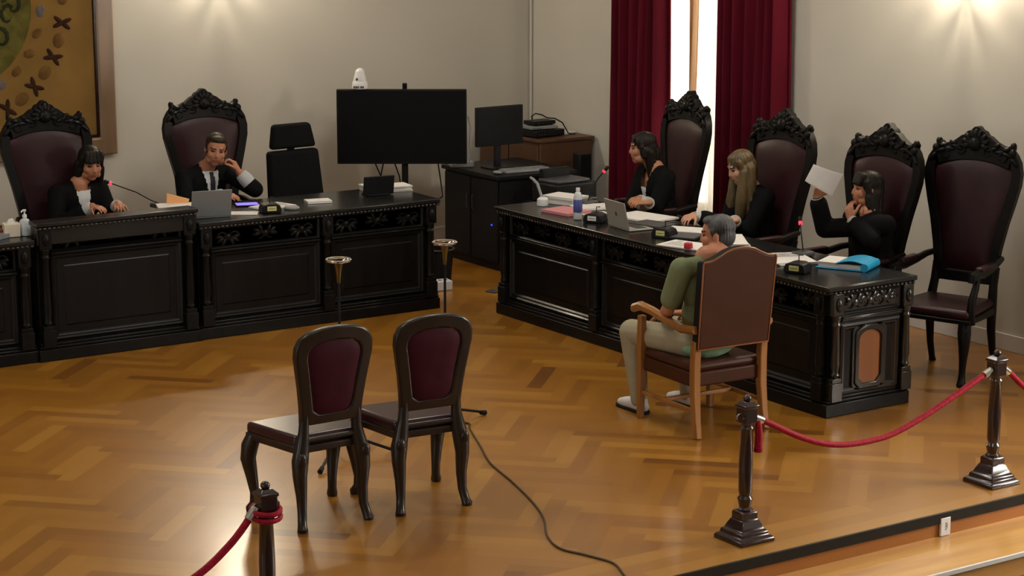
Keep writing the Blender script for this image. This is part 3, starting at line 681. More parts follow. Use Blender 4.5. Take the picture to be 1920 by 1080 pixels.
# printer on a low stand
ps = thing('printer_stand', 'low black shelf stand carrying the printer, behind the window desk', 'stand', (9.95, 14.18, 0), 0)
for x in (-.24, .24):
    for y in (-.2, .2): MB().bb(x-.018, x+.018, y-.018, y+.018, 0, .60).build('leg', 'blackpl', ps, bevel=.003)
for z in (.15, .38, .60): MB().bb(-.26, .26, -.22, .22, z, z+.02).build('shelf', 'blackpl', ps, bevel=.003)
pr_ = thing('printer', 'black printer on the low stand behind the window desk', 'printer', (9.95, 14.18, .622), R(6))
MB().bb(-.22, .22, -.17, .17, 0, .17).build('body', 'blackpl', pr_, bevel=.015); MB().bb(-.16, .16, -.25, -.16, .03, .05).build('paper_tray', 'dgrey', pr_, bevel=.006)
MB().bb(-.18, .18, -.13, .13, .17, .195).build('lid', 'dgrey', pr_, bevel=.008); MB().bb(-.15, .15, .10, .15, .17, .27).build('paper_feed', 'blackpl', pr_, bevel=.005)
# brown cabinet in the corner
bc = thing('corner_cabinet', 'brown wooden cabinet in the room corner, left of the curtain', 'cabinet', (10.32, 15.1, 0), 0)
MB().bb(.015, .58, 0, .98, .0, .98).build('body', 'cabwood', bc, bevel=.006)
MB().bb(-.01, .60, -.015, 1.0, .98, 1.01).build('top', 'cabwood', bc, bevel=.006)
for k in (0, 1):
    d = MB().bb(-.002, .016, .02+.48*k, .48+.48*k, .06, .95).build('door', 'cabwood', bc, bevel=.004); MB().ell((-.015, .44+.10*k, .55), .014).build('knob', 'brass', d)
for nm, lab, c_, d_, m_, loc, rz in (
    ('amplifier', 'black amplifier box at the bottom of the pile on the brown cabinet', 0, (.34, .26, .06), 'blackpl', (10.52, 15.36, 1.012), 8),
    ('network_switch', 'thin grey box in the pile of devices on the brown cabinet', 0, (.28, .20, .035), 'greypl', (10.50, 15.36, 1.074), -6),
    ('router', 'black router on top of the pile on the brown cabinet', 0, (.24, .17, .04), 'blackpl', (10.51, 15.37, 1.111), 4)):
    o = thing(nm, lab, 'electronic device', loc, R(rz)); a, b, h = d_
    MB().bb(-a/2, a/2, -b/2, b/2, .006, h).build('housing', m_, o, bevel=.006)
    mb = MB(); 
    for x in (-1, 1):
        for y in (-1, 1): MB().lathe([(.012, 0), (.012, .007)], 10, (x*(a/2-.03), y*(b/2-.03), 0)).build('foot', 'sole', o)
    for i in range(3): MB().bb(-a/2+.03+i*.03, -a/2+.045+i*.03, -b/2-.002, -b/2+.002, h*.4, h*.4+.008).build('indicator', 'dgrey', o)
tag(MB().tube([(10.45, 15.40, 1.159), (10.43, 15.38, 1.19), (10.46, 15.36, 1.215), (10.52, 15.35, 1.20), (10.57, 15.33, 1.17), (10.63, 15.30, 1.165), (10.72, 15.31, 1.12), (10.78, 15.30, 1.02), (10.82, 15.25, 1.016)], .006, 6).build('patch_cable', 'bcable'), 'black cable looping over the devices on the brown cabinet', 'cable')
def papers(name, lab, loc, rz, sx=.21, sy=.297, th=.004, m='paper', n=1, cat='papers', group=None, rx=0, marks=0):
    if n == 1 and not marks:
        o = MB().bb(-sx/2, sx/2, -sy/2, sy/2, 0, th).build(name, m, None, loc, R(rz), smooth=False)
        return tag(o, lab, cat, group)
    t = thing(name, lab, cat, loc, R(rz), group)
    rnd = random.Random(hash(lab) % 99991 if False else len(lab)*7+int(abs(loc[1]*100)))
    for i in range(n):
        a = rnd.uniform(-.12, .12); MB().box((rnd.uniform(-.008, .008), rnd.uniform(-.008, .008), th*(i+.5)), (sx, sy, th*.96), a*.5).build('sheet', m, t, smooth=False)
    if marks:
        for i in range(marks): MB().bb(-sx*.38, sx*(.38 if i % 3 else .15), sy*.38-i*.022, sy*.38-i*.022+.005, th*n, th*n+.0008).build('printed_line', 'dgrey', t, smooth=False)
    return t
papers('document', 'loose white sheets on the brown cabinet next to the black devices', (10.76, 15.45, 1.012), 25, th=.01)
# slim column speaker before the brown cabinet
sp = thing('column_speaker', 'slim upright black speaker in front of the brown cabinet', 'speaker', (10.15, 14.20+.42, 0), R(0))
sp.location = (10.62, 14.86, 0)
MB().bb(-.13, .13, -.10, .10, 0, .03).build('base', 'blackpl', sp, bevel=.006); MB().bb(-.065, .065, -.055, .055, .55, .90).build('body', 'blackpl', sp, bevel=.01)
MB().bb(-.055, .055, -.061, -.054, .57, .88).build('grille', 'blackfab', sp, bevel=.002); MB().tube([(0, 0, .02), (0, 0, .57)], .022, 12).build('pole', 'blackpl', sp)

# office chair between the judge and the television
oc = thing('office_chair', 'black office chair with separate headrest, between the judge and the television', 'chair', (7.85, 14.78, 0), R(4))
def pad(w, h, d, cz, y, tp=0):
    mb = MB(); nu, nv = 10, 10; vs = []; fs = []
    mb.bb(-w, w, y, y+d, cz-h, cz+h); mb.warp(lambda x, yy, z: (x*(1-tp*(z-cz)/h), yy-.03*(x/w)**2*0+.12*(z-.5)+.25*x*x*-1, z)); return mb
pad(.25, .30, .09, .82, .16, .06).build('backrest', 'blackfab', oc, bevel=.03, seg=4); pad(.195, .10, .08, 1.235, .15, .10).build('headrest', 'blackfab', oc, bevel=.03, seg=4)
MB().bb(-.03, .03, .27, .30, .6, 1.2).build('back_bar', 'blackpl', oc, bevel=.006)
MB().bb(-.25, .25, -.27, .22, .43, .52).build('seat', 'blackfab', oc, bevel=.03, seg=4)
MB().tube([(0, 0, .10), (0, 0, .44)], .03, 14).build('gas_column', 'blackpl', oc)
for i in range(5):
    a = i*2*PI/5+.3; d = V((math.cos(a), math.sin(a), 0))
    lg = MB().tube([d*.03+V((0, 0, .12)), d*.30+V((0, 0, .075))], [.028, .018], 8).build('leg', 'blackpl', oc); MB().ell(d*.30+V((0, 0, .03)), .03).build('caster', 'blackpl', lg)
for k in (-1, 1):
    ar = MB().tube([(k*.26, .15, .50), (k*.31, .12, .56), (k*.315, .0, .70)], .02, 8).build('arm', 'blackpl', oc); MB().bb(k*.315-.04, k*.315+.04, -.16, .14, .70, .735).build('arm_pad', 'blackpl', ar, bevel=.012)

# ------------------------------------------------------------------ things on the judges' desk
ZJ = .872
def laptop(lab, loc, rz, w, h, lean, m, logo):
    t = thing('laptop', lab, 'laptop', loc, R(rz))
    MB().bb(-w/2, w/2, 0, h, 0, .012).build('keyboard_deck', m, t, bevel=.004)
    q = M.Translation((0, 0, .013)) @ M.Rotation(R(lean), 4, 'X')
    mb = MB(); mb.bb(-w/2, w/2, -.006, .001, 0, h); mb.xf(q); ld = mb.build('lid', m, t, bevel=.004)
    mb = MB(); mb.bb(-w/2+.008, w/2-.008, .0012, .002, .01, h-.008); mb.xf(q); mb.build('screen', 'screen', ld, smooth=False)
    mb = MB()
    for i in range(11):
        for j in range(4): mb.bb(-w*.42+i*w*.077, -w*.42+i*w*.077+w*.062, h*.40+j*.022, h*.40+j*.022+.017, .0115, .0135)
    mb.build('keys', 'dgrey', t)['kind'] = 'stuff'
    if logo:
        mb = MB(); z = h*.5
        for k in (-1, 1): mb.ell((k*.006, -.0062, z), (.0095, .0012, .014), nu=12, nv=6)
        mb.ell((.004, -.0062, z+.021), (.003, .0012, .006), M.Rotation(.5, 3, 'Y'), 8, 6)
        mb.xf(q); mb.build('logo', 'dgrey', ld)
    return t
laptop('grey laptop with its back turned to the room, in front of the man judge', (6.45, 13.69, ZJ), -11, .30, .205, 14, 'silver2', False)
laptop('silver laptop with a small dark logo on its lid, on the window desk', (8.765, 11.80, .842), -96, .29, .20, 12, 'silver', True)
def mic(lab, base, rz, pts, head, n=1):
    t = thing('gooseneck_microphone', lab, 'microphone', base, 0, 'gooseneck microphones')
    b = V(base); f = lambda p: V(p)-b
    mb = MB(); mb.box((0, 0, .017), (.10, .13, .034), R(rz)); mb.build('base', 'dgrey', t, bevel=.012)
    P = [V((0, 0, .03))]+[f(p) for p in pts]; hd = f(head)
    MB().tube(P+[hd], .0045, 8).build('stem', 'bcable', t)
    d = (hd-P[-1]).normalized()
    MB().tube([hd-d*.004, hd+d*.016], .0125, 14).build('light_ring', 'redglow', t)
    MB().tube([hd+d*.016, hd+d*.05, hd+d*.056], [.013, .014, .007], 14).build('head', 'blackpl', t)
mic('gooseneck microphone with red ring bent toward the woman judge', (6.33, 14.33, ZJ), 10, [(6.27, 14.34, .93), (6.16, 14.37, 1.0)], (5.985, 14.42, 1.075))
mic('gooseneck microphone with red ring standing before the dark-haired woman lawyer', (9.21, 12.80, .842), -90, [(9.215, 12.78, .95), (9.23, 12.71, 1.05)], (9.25, 12.655, 1.115))
mic('gooseneck microphone with red ring in front of the lawyer holding the paper', (9.16, 10.27, .842), -90, [(9.165, 10.285, .92), (9.18, 10.32, 1.0)], (9.20, 10.35, 1.045))
def unit(lab, loc, rz, face, m_lab, rod=True):
    t = thing('delegate_unit', lab, 'conference unit', loc, R(rz), 'black conference units')
    mb = MB(); mb.prism([(-.075, 0), (.075, 0), (.075, .03), (.062, .058), (.03, .068), (-.03, .068), (-.062, .058), (-.075, .03)], -.055, .07); mb.build('housing', 'blackpl', t, bevel=.008, seg=3)
    lb = MB().bb(-.034, .034, -.0575, -.0545, .018, .052).build('sticker', m_lab, t, smooth=False); lb['label'] = face
    MB().bb(-.026, .026, -.0582, -.0574, .032, .036).build('sticker_print', 'dgrey', t, smooth=False)
    if rod: MB().tube([(.0, .02, .06), (.0, .02, .11), (.03, .02, .112)], .004, 6).build('short_stem', 'bcable', t)
    return t
unit('black conference unit with a yellow sticker in front of the man judge', (6.93, 13.68, ZJ), -14, 'yellow sticker', 'yellow')
unit('black conference unit with a white sticker between water bottle and silver laptop', (8.79, 12.13, .842), -62, 'white sticker', 'paper')
unit('black conference unit with a yellow sticker right beside the silver laptop', (8.83, 11.36, .842), -66, 'yellow sticker', 'yellow')
unit('black conference unit with a yellow sticker next to the blue binder', (8.75, 9.86, .842), -66, 'yellow sticker', 'yellow')
# sanitiser, tissues, folder
ZW = .872
sa = thing('sanitiser_bottle', 'clear hand sanitiser bottle with white pump on the desk end', 'bottle', (5.055, 13.745, ZW), 0)
MB().lathe([(.001, 0), (.036, .002), (.038, .01), (.038, .095), (.030, .112), (.014, .120), (.013, .128)], 22).build('body', 'clear', sa)
p_ = MB().lathe([(.014, .124), (.016, .126), (.016, .146), (.006, .149), (.0055, .168), (.012, .170), (.013, .182), (.001, .184)], 16).build('pump', 'whitepl', sa)
MB().tube([(0, 0, .176), (-.025, -.02, .177), (-.033, -.027, .168)], .005, 8).build('nozzle', 'whitepl', p_)
tb = thing('tissue_box', 'cream tissue box standing beside the sanitiser bottle', 'box', (4.965, 13.77, ZW), R(-12))
MB().bb(-.055, .055, -.055, .055, 0, .09).build('carton', 'paper2', tb, bevel=.003)
mb = MB(); mb.prism([(-.035, .088), (.03, .088), (.012, .125), (-.018, .118)], -.012, .012); mb.build('tissue', 'paper', tb, bevel=.004)
papers('document_folder', 'grey folder at the picture edge beside the tissue box', (4.83, 13.84, ZW), 30, .24, .31, .03, 'greypl')
papers('red_notebook', 'dark red notebook on top of the grey folder', (4.82, 13.88, .905), 20, .17, .24, .012, 'panelwood', cat='notebook')
papers('document', 'white papers on the desk between the two judges', (6.40, 14.17, ZJ), 70, th=.012, n=3)
papers('document', 'white sheet under the microphone, between the two judges', (6.62, 14.26, ZJ), 95, th=.006)
pc = thing('peach_card', 'peach coloured card propped up behind the grey laptop', 'card', (6.445, 14.25, ZJ), R(-24))
mb = MB(); mb.prism([(-.085, .035), (.07, .0), (.085, .065), (-.08, .112)], -.003, .003); mb.build('card_sheet', 'peach', pc); mb = MB(); mb.prism([(-.05, .0), (.05, .0), (.04, .05), (-.04, .07)], .004, .03); mb.build('prop', 'dgrey', pc)
tbt = thing('tablet', 'tablet with a lit blue-violet screen by the judge hand', 'tablet', (6.93, 14.07, ZJ), R(-18))
MB().bb(-.09, .09, -.065, .065, 0, .01).build('body', 'blackpl', tbt, bevel=.003); MB().bb(-.082, .082, -.057, .057, .0095, .0112).build('screen', 'tabglow', tbt, smooth=False)
papers('document', 'open white papers beside the lit tablet of the judge', (7.05, 13.88, ZJ), -75, th=.006, n=2, marks=6)
papers('document', 'white sheet at the front desk edge beside the grey laptop', (6.74, 13.74, ZJ), 60, .15, .21, .004)
tag(MB().lathe([(.001, 0), (.055, 0), (.06, .012), (.05, .022), (.001, .024)], 24).build('speaker_puck', 'greypl', None, (7.13, 13.72, ZJ)), 'flat round grey speaker puck by the yellow-stickered unit', 'speaker puck')
papers('document', 'small white pad alone on the desk in front of the office chair', (7.45, 13.90, ZJ), -14, .19, .13, .018)
tt = thing('small_display', 'small black display turned away on the right end of the judges desk', 'display', (8.01, 13.95, ZJ), R(-6))
mb = MB(); mb.bb(-.13, .13, -.008, .008, .004, .155); mb.xf(M.Rotation(R(-14), 4, 'X') if False else M.Rotation(R(10), 4, 'X')); mb.build('panel', 'blackpl', tt, bevel=.005)
mb = MB(); mb.bb(-.12, .12, .0075, .0095, .012, .147); mb.xf(M.Rotation(R(10), 4, 'X')); mb.build('screen', 'screen', tt, smooth=False)
MB().bb(-.10, .10, -.03, .10, 0, .010).build('foot', 'blackpl', tt, bevel=.003)
papers('paper_stack', 'thick stack of white paper at the right end of the judges desk', (8.235, 14.10, ZJ), 78, .20, .26, .011, n=4)
papers('paper_stack', 'thin stack of white paper behind the small black display', (8.07, 14.18, ZJ), 84, .16, .13, .012, n=4)

# ------------------------------------------------------------------ things on the lawyers' desk
ZR = .842
bo = thing('water_bottle', 'clear water bottle with blue label standing on the window desk', 'bottle', (8.755, 12.30, ZR), 0)
MB().lathe([(.001, 0), (.030, .002), (.033, .01), (.031, .04), (.033, .07), (.033, .165), (.024, .195), (.013, .208), (.013, .216)], 22).build('body', 'clear', bo)
MB().lathe([(.0338, .055), (.0342, .056), (.0342, .148), (.0338, .149)], 22).build('paper_label', 'bluelab', bo); MB().lathe([(.001, .234), (.0155, .234), (.0155, .212), (.012, .211)], 18).build('cap', 'whitepl', bo)
dl = thing('slim_lamp', 'slim white desk lamp with leaning strip at the far end of the window desk', 'lamp', (8.90, 12.97, ZR), 0)
MB().lathe([(.001, 0), (.042, 0), (.045, .012), (.042, .05), (.03, .062), (.001, .064)], 20).build('base', 'whitepl', dl)
MB().tube([(.01, .0, .05), (.018, .04, .06), (.012, .09, .155), (.004, .135, .185), (-.002, .165, .196)], [.009, .011, .012, .012, .010], 8).build('strip', 'greypl', dl)
papers('pink_folder', 'pink folder flat on the window desk beside the water bottle', (8.86, 12.60, ZR), 8, .24, .30, .02, 'pink', cat='folder')
papers('document', 'white papers at the far end of the window desk, behind the pink folder', (9.12, 12.98, ZR), 20, th=.02, n=3)
papers('document', 'white papers by the hands of the dark-haired woman lawyer', (9.14, 12.66, ZR), 75, th=.008, n=2)
papers('document', 'open white papers behind the silver laptop', (9.20, 12.08, ZR), 12, .30, .42, .006, n=2)
papers('document', 'white sheet between silver laptop and pink folder', (8.98, 12.33, ZR), -10, .21, .297, .005, marks=5)
o = thing('dark_folder', 'black folder lying open between the silver laptop and the blonde lawyer', 'folder', (9.06, 11.78, ZR), R(14))
MB().bb(-.12, .12, -.16, .16, 0, .012).build('cover', 'blackpl', o, bevel=.003); MB().bb(-.105, .10, -.145, .145, .012, .016).build('sheet', 'dgrey', o, smooth=False)
papers('document', 'white papers under the hand of the blonde lawyer', (9.10, 11.44, ZR), 35, .21, .297, .008, n=2)
papers('document', 'white papers with handwriting beside the red cap, near the witness head', (8.74, 10.99, ZR), 20, .24, .33, .006, n=2, marks=7)
papers('document', 'spread white papers beyond the witness head, before the blonde lawyer', (9.08, 10.98, ZR), -30, .26, .40, .006, n=3)
o = thing('dark_folder', 'black folder between the papers near the witness head', 'folder', (8.92, 11.29, ZR), R(30)); MB().bb(-.11, .11, -.15, .15, 0, .014).build('cover', 'blackpl', o, bevel=.003); MB().bb(-.10, .10, -.14, .14, .014, .018).build('sheet', 'dgrey', o, smooth=False)
rc = thing('red_seal', 'small red plastic disc on the papers at the front desk edge', 'disc', (8.66, 10.87, ZR+.013), 0); MB().lathe([(.001, 0), (.03, 0), (.032, .005), (.028, .035), (.001, .04)], 18).build('shell', 'red', rc)
papers('document', 'white papers behind the blue binder, nearest the last microphone', (8.98, 10.22, ZR), -20, .28, .36, .006, n=3, marks=6)
bi = thing('blue_binder', 'bright blue binder full of papers on the near end of the window desk', 'binder', (9.14, 9.83, ZR), R(-62))
def bent(x, y, z): return (x, y, z + .012*math.sin((x+.17)*5))
mb = MB(); mb.bb(-.15, .15, -.11, .11, .006, .034); mb.build('page_block', 'paper', bi, bevel=.003)
mb = MB(); mb.bb(-.165, .165, -.12, .12, 0, .006); mb.build('back_cover', 'blue', bi, bevel=.002)
mb = MB(); n = 14; vs = []; fs = []
for i in range(n+1):
    u = i/n; x = -.03+.20*u; z = .036+.024*math.sin(u*PI*.9)
    for y in (-.122, .122):
        for dz in (0, .005): vs.append((x, y, z+dz))
for i in range(n):
    a = i*4; b = a+4; fs += [(a, b, b+1, a+1), (a+2, a+3, b+3, b+2), (a+1, b+1, b+3, a+3), (a, a+2, b+2, b)]
fs += [(0, 1, 3, 2), (n*4, n*4+2, n*4+3, n*4+1)]
mb.add(vs, fs); mb.build('front_cover', 'blue', bi); mb = MB(); mb.tube([(.165, -.121, .025), (.165, .121, .025)], .027, 12); mb.build('spine', 'blue', bi)
mb = MB(); mb.bb(-.155, -.02, -.112, .112, .034, .042); mb.build('loose_page', 'paper', bi, smooth=False)

# ------------------------------------------------------------------ tapestry
tp = thing('framed_tapestry', 'gold framed tapestry with brown crosses in a ring, hanging on the back wall', 'tapestry', (5.20, YB-.045, 2.25), R(0))
q = V((5.20, 0, 2.25)); W2, H2 = 1.55, 1.20
mb = MB(); mb.frame(0, 0, [(W2, H2, .04), (W2, H2, -.012), (W2-.012, H2-.012, -.022), (W2-.13, H2-.13, -.022), (W2-.15, H2-.15, -.006), (W2-.15, H2-.15, .02)], fill=False); mb.build('frame', 'framewood', tp)
mb = MB(); mb.frame(0, 0, [(W2-.15, H2-.15, -.014), (W2-.165, H2-.165, -.016), (W2-.172, H2-.172, -.004), (W2-.172, H2-.172, .01)], fill=False); mb.build('inner_moulding', 'mahog', tp)
MB().bb(-W2+.15, W2-.15, .0, .03, -H2+.15, H2-.15).build('textile', 'gold', tp, smooth=False)
cx, cz, rad = .20, .05, .928
for k in range(20):
    a = R(-9.3-17.8*k); x, z = cx+rad*math.cos(a), cz+rad*math.sin(a)
    if abs(z) > H2-.22: continue
    mb = MB()
    for s_ in (R(60), R(-60)): 
        u = V((math.sin(-a+s_+.0), 0, math.cos(-a+s_)))
        for e in (-1, 1): mb.ell(V((x, -.004, z))+u*.035*e, (.019, .007, .052), M.Rotation(math.atan2(u.x, u.z), 3, 'Y'), 10, 6)
    mb.build('cross_motif', 'brownemb', tp)
    a2 = a-R(8.9); mb = MB(); mb.ell((cx+rad*math.cos(a2), -.002, cz+rad*math.sin(a2)), (.05, .006, .065), M.Rotation(-a2, 3, 'Y'), 12, 6); mb.build('roundel_motif', 'ochre', tp)
mb = MB(); mb.lathe([(.001, -.006), (.63, -.006), (.66, 0), (.66, .004)], 40, (cx, 0, cz), M.Rotation(R(-90), 3, 'X') @ M.Scale(-1, 3, V((0, 0, 1)))); mb.build('central_field', 'olive', tp)
for k in range(26):
    a = R(-4-13.85*k); x, z = cx+.735*math.cos(a), cz+.735*math.sin(a)
    mb = MB(); mb.ell((x, -.003, z), (.034, .006, .048), M.Rotation(-a+.5*(k % 3), 3, 'Y'), 10, 6)
    mb.ell((x+.02, -.003, z+.02), (.02, .006, .03), M.Rotation(k, 3, 'Y'), 8, 6); mb.build('border_motif', 'ochre' if k % 4 else 'greyemb', tp)
rnd = random.Random(3)
for k in range(22):
    a = rnd.uniform(0, 2*PI); r_ = rnd.uniform(.2, .52); p = V((cx+r_*math.cos(a), -.012, cz+r_*math.sin(a)))
    pts = [p+V((.09*math.cos(a+1+t*.55)*(.3+.12*t), 0, .13*math.sin(a+1+t*.5)*(.3+.12*t))) for t in range(8)]
    mb = MB(); mb.tube(pts, [.022, .024, .022, .020, .018, .015, .012, .008], 8); mb.warp(lambda x, y, z: (x, -.006+(y+.012)*.35, z)); mb.build('scroll_motif', 'dolive' if k % 3 else 'olive', tp)

for k, (x, z, f_) in enumerate(((.66, -.02, 1), (.60, -.20, -1), (.71, .06, -1), (.57, -.09, 1), (.63, .14, 1), (.52, -.27, -1))):
    mb = MB(); mb.tube([V((x+f_*.065*math.cos(.8+u*.62)*(1-.06*u), -.012, z+.085*math.sin(.8+u*.62)*(1-.06*u))) for u in range(9)], [.012, .017, .019, .018, .017, .015, .013, .010, .006], 8); mb.warp(lambda x_, y, z_: (x_, -.006+(y+.012)*.35, z_)); mb.build('scroll_motif', 'dolive', tp)
# ------------------------------------------------------------------ rope barrier
def post(loc, lab, dangle=False):
    t = thing('rope_post', lab, 'rope post', loc, 0, 'dark turned rope posts')
    mb = MB(); mb.sqlathe([(.112, 0), (.112, .020), (.104, .028), (.090, .036), (.088, .055), (.074, .064), (.067, .082), (.054, .108), (.048, .114), (.048, .150), (.040, .158)]); mb.build('base', 'mahog', t, bevel=.005)
    mb = MB(); mb.lathe([(.038, .155), (.040, .165), (.030, .175), (.036, .20), (.040, .22), (.030, .235), (.036, .26), (.037, .40), (.031, .585), (.038, .595), (.031, .606), (.04, .625)], 18); mb.build('column', 'mahog', t)
    mb = MB(); mb.sqlathe([(.039, .622), (.039, .70), (.045, .704), (.045, .716), (.035, .724), (.024, .735)]); mb.ell((0, 0, .748), (.022, .022, .020)); mb.build('head', 'mahog', t, bevel=.003)
    for k in (-1, 1): MB().tube([(k*.039, 0, .67), (k*.054, 0, .67), (k*.064, 0, .66), (k*.064, 0, .645), (k*.054, 0, .64)], .005, 8).build('hook', 'chrome', t)
    return t
YP = 7.84
post((6.645, YP, 0), 'dark rope post in front of the armchair legs, rope tail hanging from it')
post((8.445, YP, 0), 'dark rope post at the step edge with ropes on both sides')
post((3.915, YP, 0), 'dark rope post in front of the side chairs')
post((10.25, YP, 0), 'dark rope post carrying the far end of the rope beyond the last visible post')
post((2.10, YP, 0), 'dark rope post at the far end of the low hanging rope')
def smooth_pts(P, n=8):
    P = [V(p) for p in P]; out = []
    for i in range(len(P)-1):
        a, b, c, d = P[max(i-1, 0)], P[i], P[i+1], P[min(i+2, len(P)-1)]
        for k in range(n):
            t = k/n; out.append(.5*((2*b)+(c-a)*t+(2*a-5*b+4*c-d)*t*t+(3*b-a-3*c+d)*t**3))
    return out+[P[-1]]
def rope(pts, lab):
    t = thing('barrier_rope', lab, 'rope', pts[0], 0, 'crimson barrier ropes'); b = V(pts[0]); P = [p-b for p in smooth_pts(pts)]
    mb = MB(); mb.tube(P, .0165, 10); mb.build('rope_strand', 'rope', t)
    for e in (P[0:2], P[-1:-3:-1]): mb = MB(); d = (e[1]-e[0]).normalized(); mb.tube([e[0]-d*.012, e[0]+d*.05], .0215, 12); mb.build('end_cap', 'chrome', t)
rope([(6.70, YP, .638), (6.78, YP, .602), (7.008, YP, .488), (7.2, YP, .420), (7.385, YP, .392), (7.60, YP, .394), (7.77, YP, .427), (8.0, YP, .502), (8.17, YP, .567), (8.392, YP, .652)], 'crimson rope sagging between the two posts at the step edge')
rope([(8.498, YP, .655), (8.57, YP, .605), (8.67, YP, .525), (8.85, YP, .42), (9.2, YP, .36), (9.6, YP, .40), (9.95, YP, .53), (10.2, YP, .65)], 'crimson rope leaving the picture from the last rope post')
rope([(3.862, YP, .645), (3.75, YP, .52), (3.58, YP, .40), (3.35, YP, .32), (3.0, YP, .28), (2.6, YP, .34), (2.3, YP, .50), (2.155, YP, .65)], 'crimson rope hanging low from the post in front of the side chairs')
rt = thing('rope_tail', 'short crimson rope tail hanging from the post near the armchair', 'rope', (6.715, YP-.012, .47), 0)
MB().tube([(0, 0, 0), (.002, 0, .06), (.0, .0, .12), (-.005, .004, .16)], [.021, .020, .018, .012], 12).build('cord', 'rope', rt); MB().lathe([(.022, -.012), (.023, -.01), (.022, .012), (.02, .014)], 14).build('end_ring', 'rope', rt)
tg = thing('rope_wrap', 'crimson rope loops tied around the post in front of the side chairs', 'rope', (3.915, YP, .60), 0)
for z, r_ in ((.01, .064), (.04, .064)): MB().tube([(r_*math.cos(a), r_*math.sin(a), z+.01*math.sin(a)) for a in [x*PI/9 for x in range(18)]], .0115, 8, closed=True).build('loop', 'rope', tg)

# plate on the riser
sk = thing('socket_plate', 'white socket plate with grey marks on the step riser under the last post', 'socket', (7.832, EDGE-.002, -.078), 0)
MB().bb(-.036, .036, -.014, .0, -.05, .05).build('plate', 'whitepl', sk, bevel=.003)
for x, z, w_, h_ in ((0, .020, .006, .010), (0, .004, .006, .012), (.001, -.014, .006, .010), (.009, .004, .004, .030)): MB().bb(x-w_/2, x+w_/2, -.0155, -.0135, z-h_/2, z+h_/2).build('printed_mark', 'greypl', sk, smooth=False)

# cable over the floor
C_ = smooth_pts([(6.52, 10.50, .007), (6.62, 10.56, .007), (6.66, 10.50, .006), (6.60, 10.40, .006), (6.45, 10.05, .006), (6.30, 9.707, .006), (6.20, 9.33, .006), (6.075, 8.93, .006), (5.964, 8.67, .006), (5.82, 8.43, .006), (5.76, 8.23, .006), (5.81, 8.07, .006), (5.85, 7.90, .006), (5.80, 7.75, .006), (5.74, 7.62, .008), (5.72, 7.575, -.03), (5.715, 7.572, -.10), (5.70, 7.52, -.124)])
tag(MB().tube(C_, .0058, 8).build('floor_cable', 'cable'), 'long thin cable snaking over the parquet from the stand to the step', 'cable')
# two tripod stands
def tstand(loc, tips, lab):
    t = thing('tripod_stand', lab, 'stand', loc, 0, 'tripod stands')
    b = V(loc)
    MB().tube([(0, 0, .10), (0, 0, .62)], .012, 12).build('lower_mast', 'blackpl', t); MB().tube([(0, 0, .60), (0, 0, 1.03)], .008, 12).build('upper_mast', 'blackpl', t)
    mb = MB(); mb.lathe([(.018, .08), (.024, .09), (.024, .15), (.016, .17)], 14); mb.build('hub', 'blackpl', t); mb = MB(); mb.lathe([(.016, .58), (.02, .59), (.02, .64), (.012, .65)], 14); mb.build('clutch', 'blackpl', t)
    for p in tips:
        e = V(p)-b; d = e.normalized(); lg = MB().tube([d*.02+V((0, 0, .115)), e+V((0, 0, .018))], .009, 8).build('leg', 'blackpl', t)
        MB().tube([e-d*.045+V((0, 0, .026)), e+V((0, 0, .016))], [.014, .016], 10).build('rubber_foot', 'sole', lg)
    MB().lathe([(.009, 1.02), (.012, 1.03), (.014, 1.06), (.020, 1.11), (.030, 1.145), (.02, 1.146), (.001, 1.12)], 18).build('brass_cup', 'brass', t)
    MB().tube([(.070*math.cos(a), .070*math.sin(a), 1.158) for a in [x*PI/14 for x in range(28)]], .008, 8, closed=True).build('chrome_ring', 'chrome', t)
    for k in range(3): a = k*2*PI/3+.4; MB().tube([(.03*math.cos(a), .03*math.sin(a), 1.14), (.070*math.cos(a), .070*math.sin(a), 1.156)], .005, 6).build('spoke', 'chrome', t)
tstand((5.70, 10.40, 0), [(5.961, 10.132, 0), (5.374, 10.065, 0), (5.74, 10.78, 0)], 'tripod stand with brass cup and chrome ring, in front of the long judges desk')
tstand((6.515, 10.545, 0), [(6.87, 10.644, 0), (6.30, 10.84, 0), (6.26, 10.28, 0)], 'tripod stand with brass cup and chrome ring, seen against the gap between the desks')
# small things behind the judges' desk end
wb_ = thing('power_box', 'white box on the floor at the right end of the judges desk', 'box', (8.70, 14.16, 0), R(-10)); MB().bb(-.09, .09, -.06, .06, 0, .08).build('housing', 'whitepl', wb_, bevel=.008)
for i in range(3): MB().lathe([(.001, .082), (.017, .082), (.018, .079)], 14, (-.05+.05*i, 0, 0)).build('outlet', 'dgrey', wb_)
bn = thing('waste_bin', 'black waste bin on the floor behind the white box', 'bin', (8.86, 14.44, 0), 0); mb = MB(); mb.lathe([(.10, 0), (.105, .005), (.125, .27), (.13, .275), (.13, .285), (.12, .285), (.10, .02), (.001, .02)], 24); mb.build('bucket', 'blackpl', bn); MB().tube([(.13*math.cos(a), .13*math.sin(a), .285) for a in [x*PI/14 for x in range(28)]], .007, 8, closed=True).build('rim', 'dgrey', bn)
fs_ = thing('floor_socket', 'dark floor socket with raised lid in the gap between the desks', 'floor socket', (9.06, 13.86, 0), R(20)); MB().bb(-.09, .09, -.05, .05, 0, .012).build('plate', 'dgrey', fs_, bevel=.003); mb = MB(); mb.bb(-.05, .05, -.03, .03, 0, .006); mb.xf(M.Translation((.02, 0, .03)) @ M.Rotation(R(-25), 4, 'Y')); mb.build('lid', 'brass', fs_, bevel=.002)
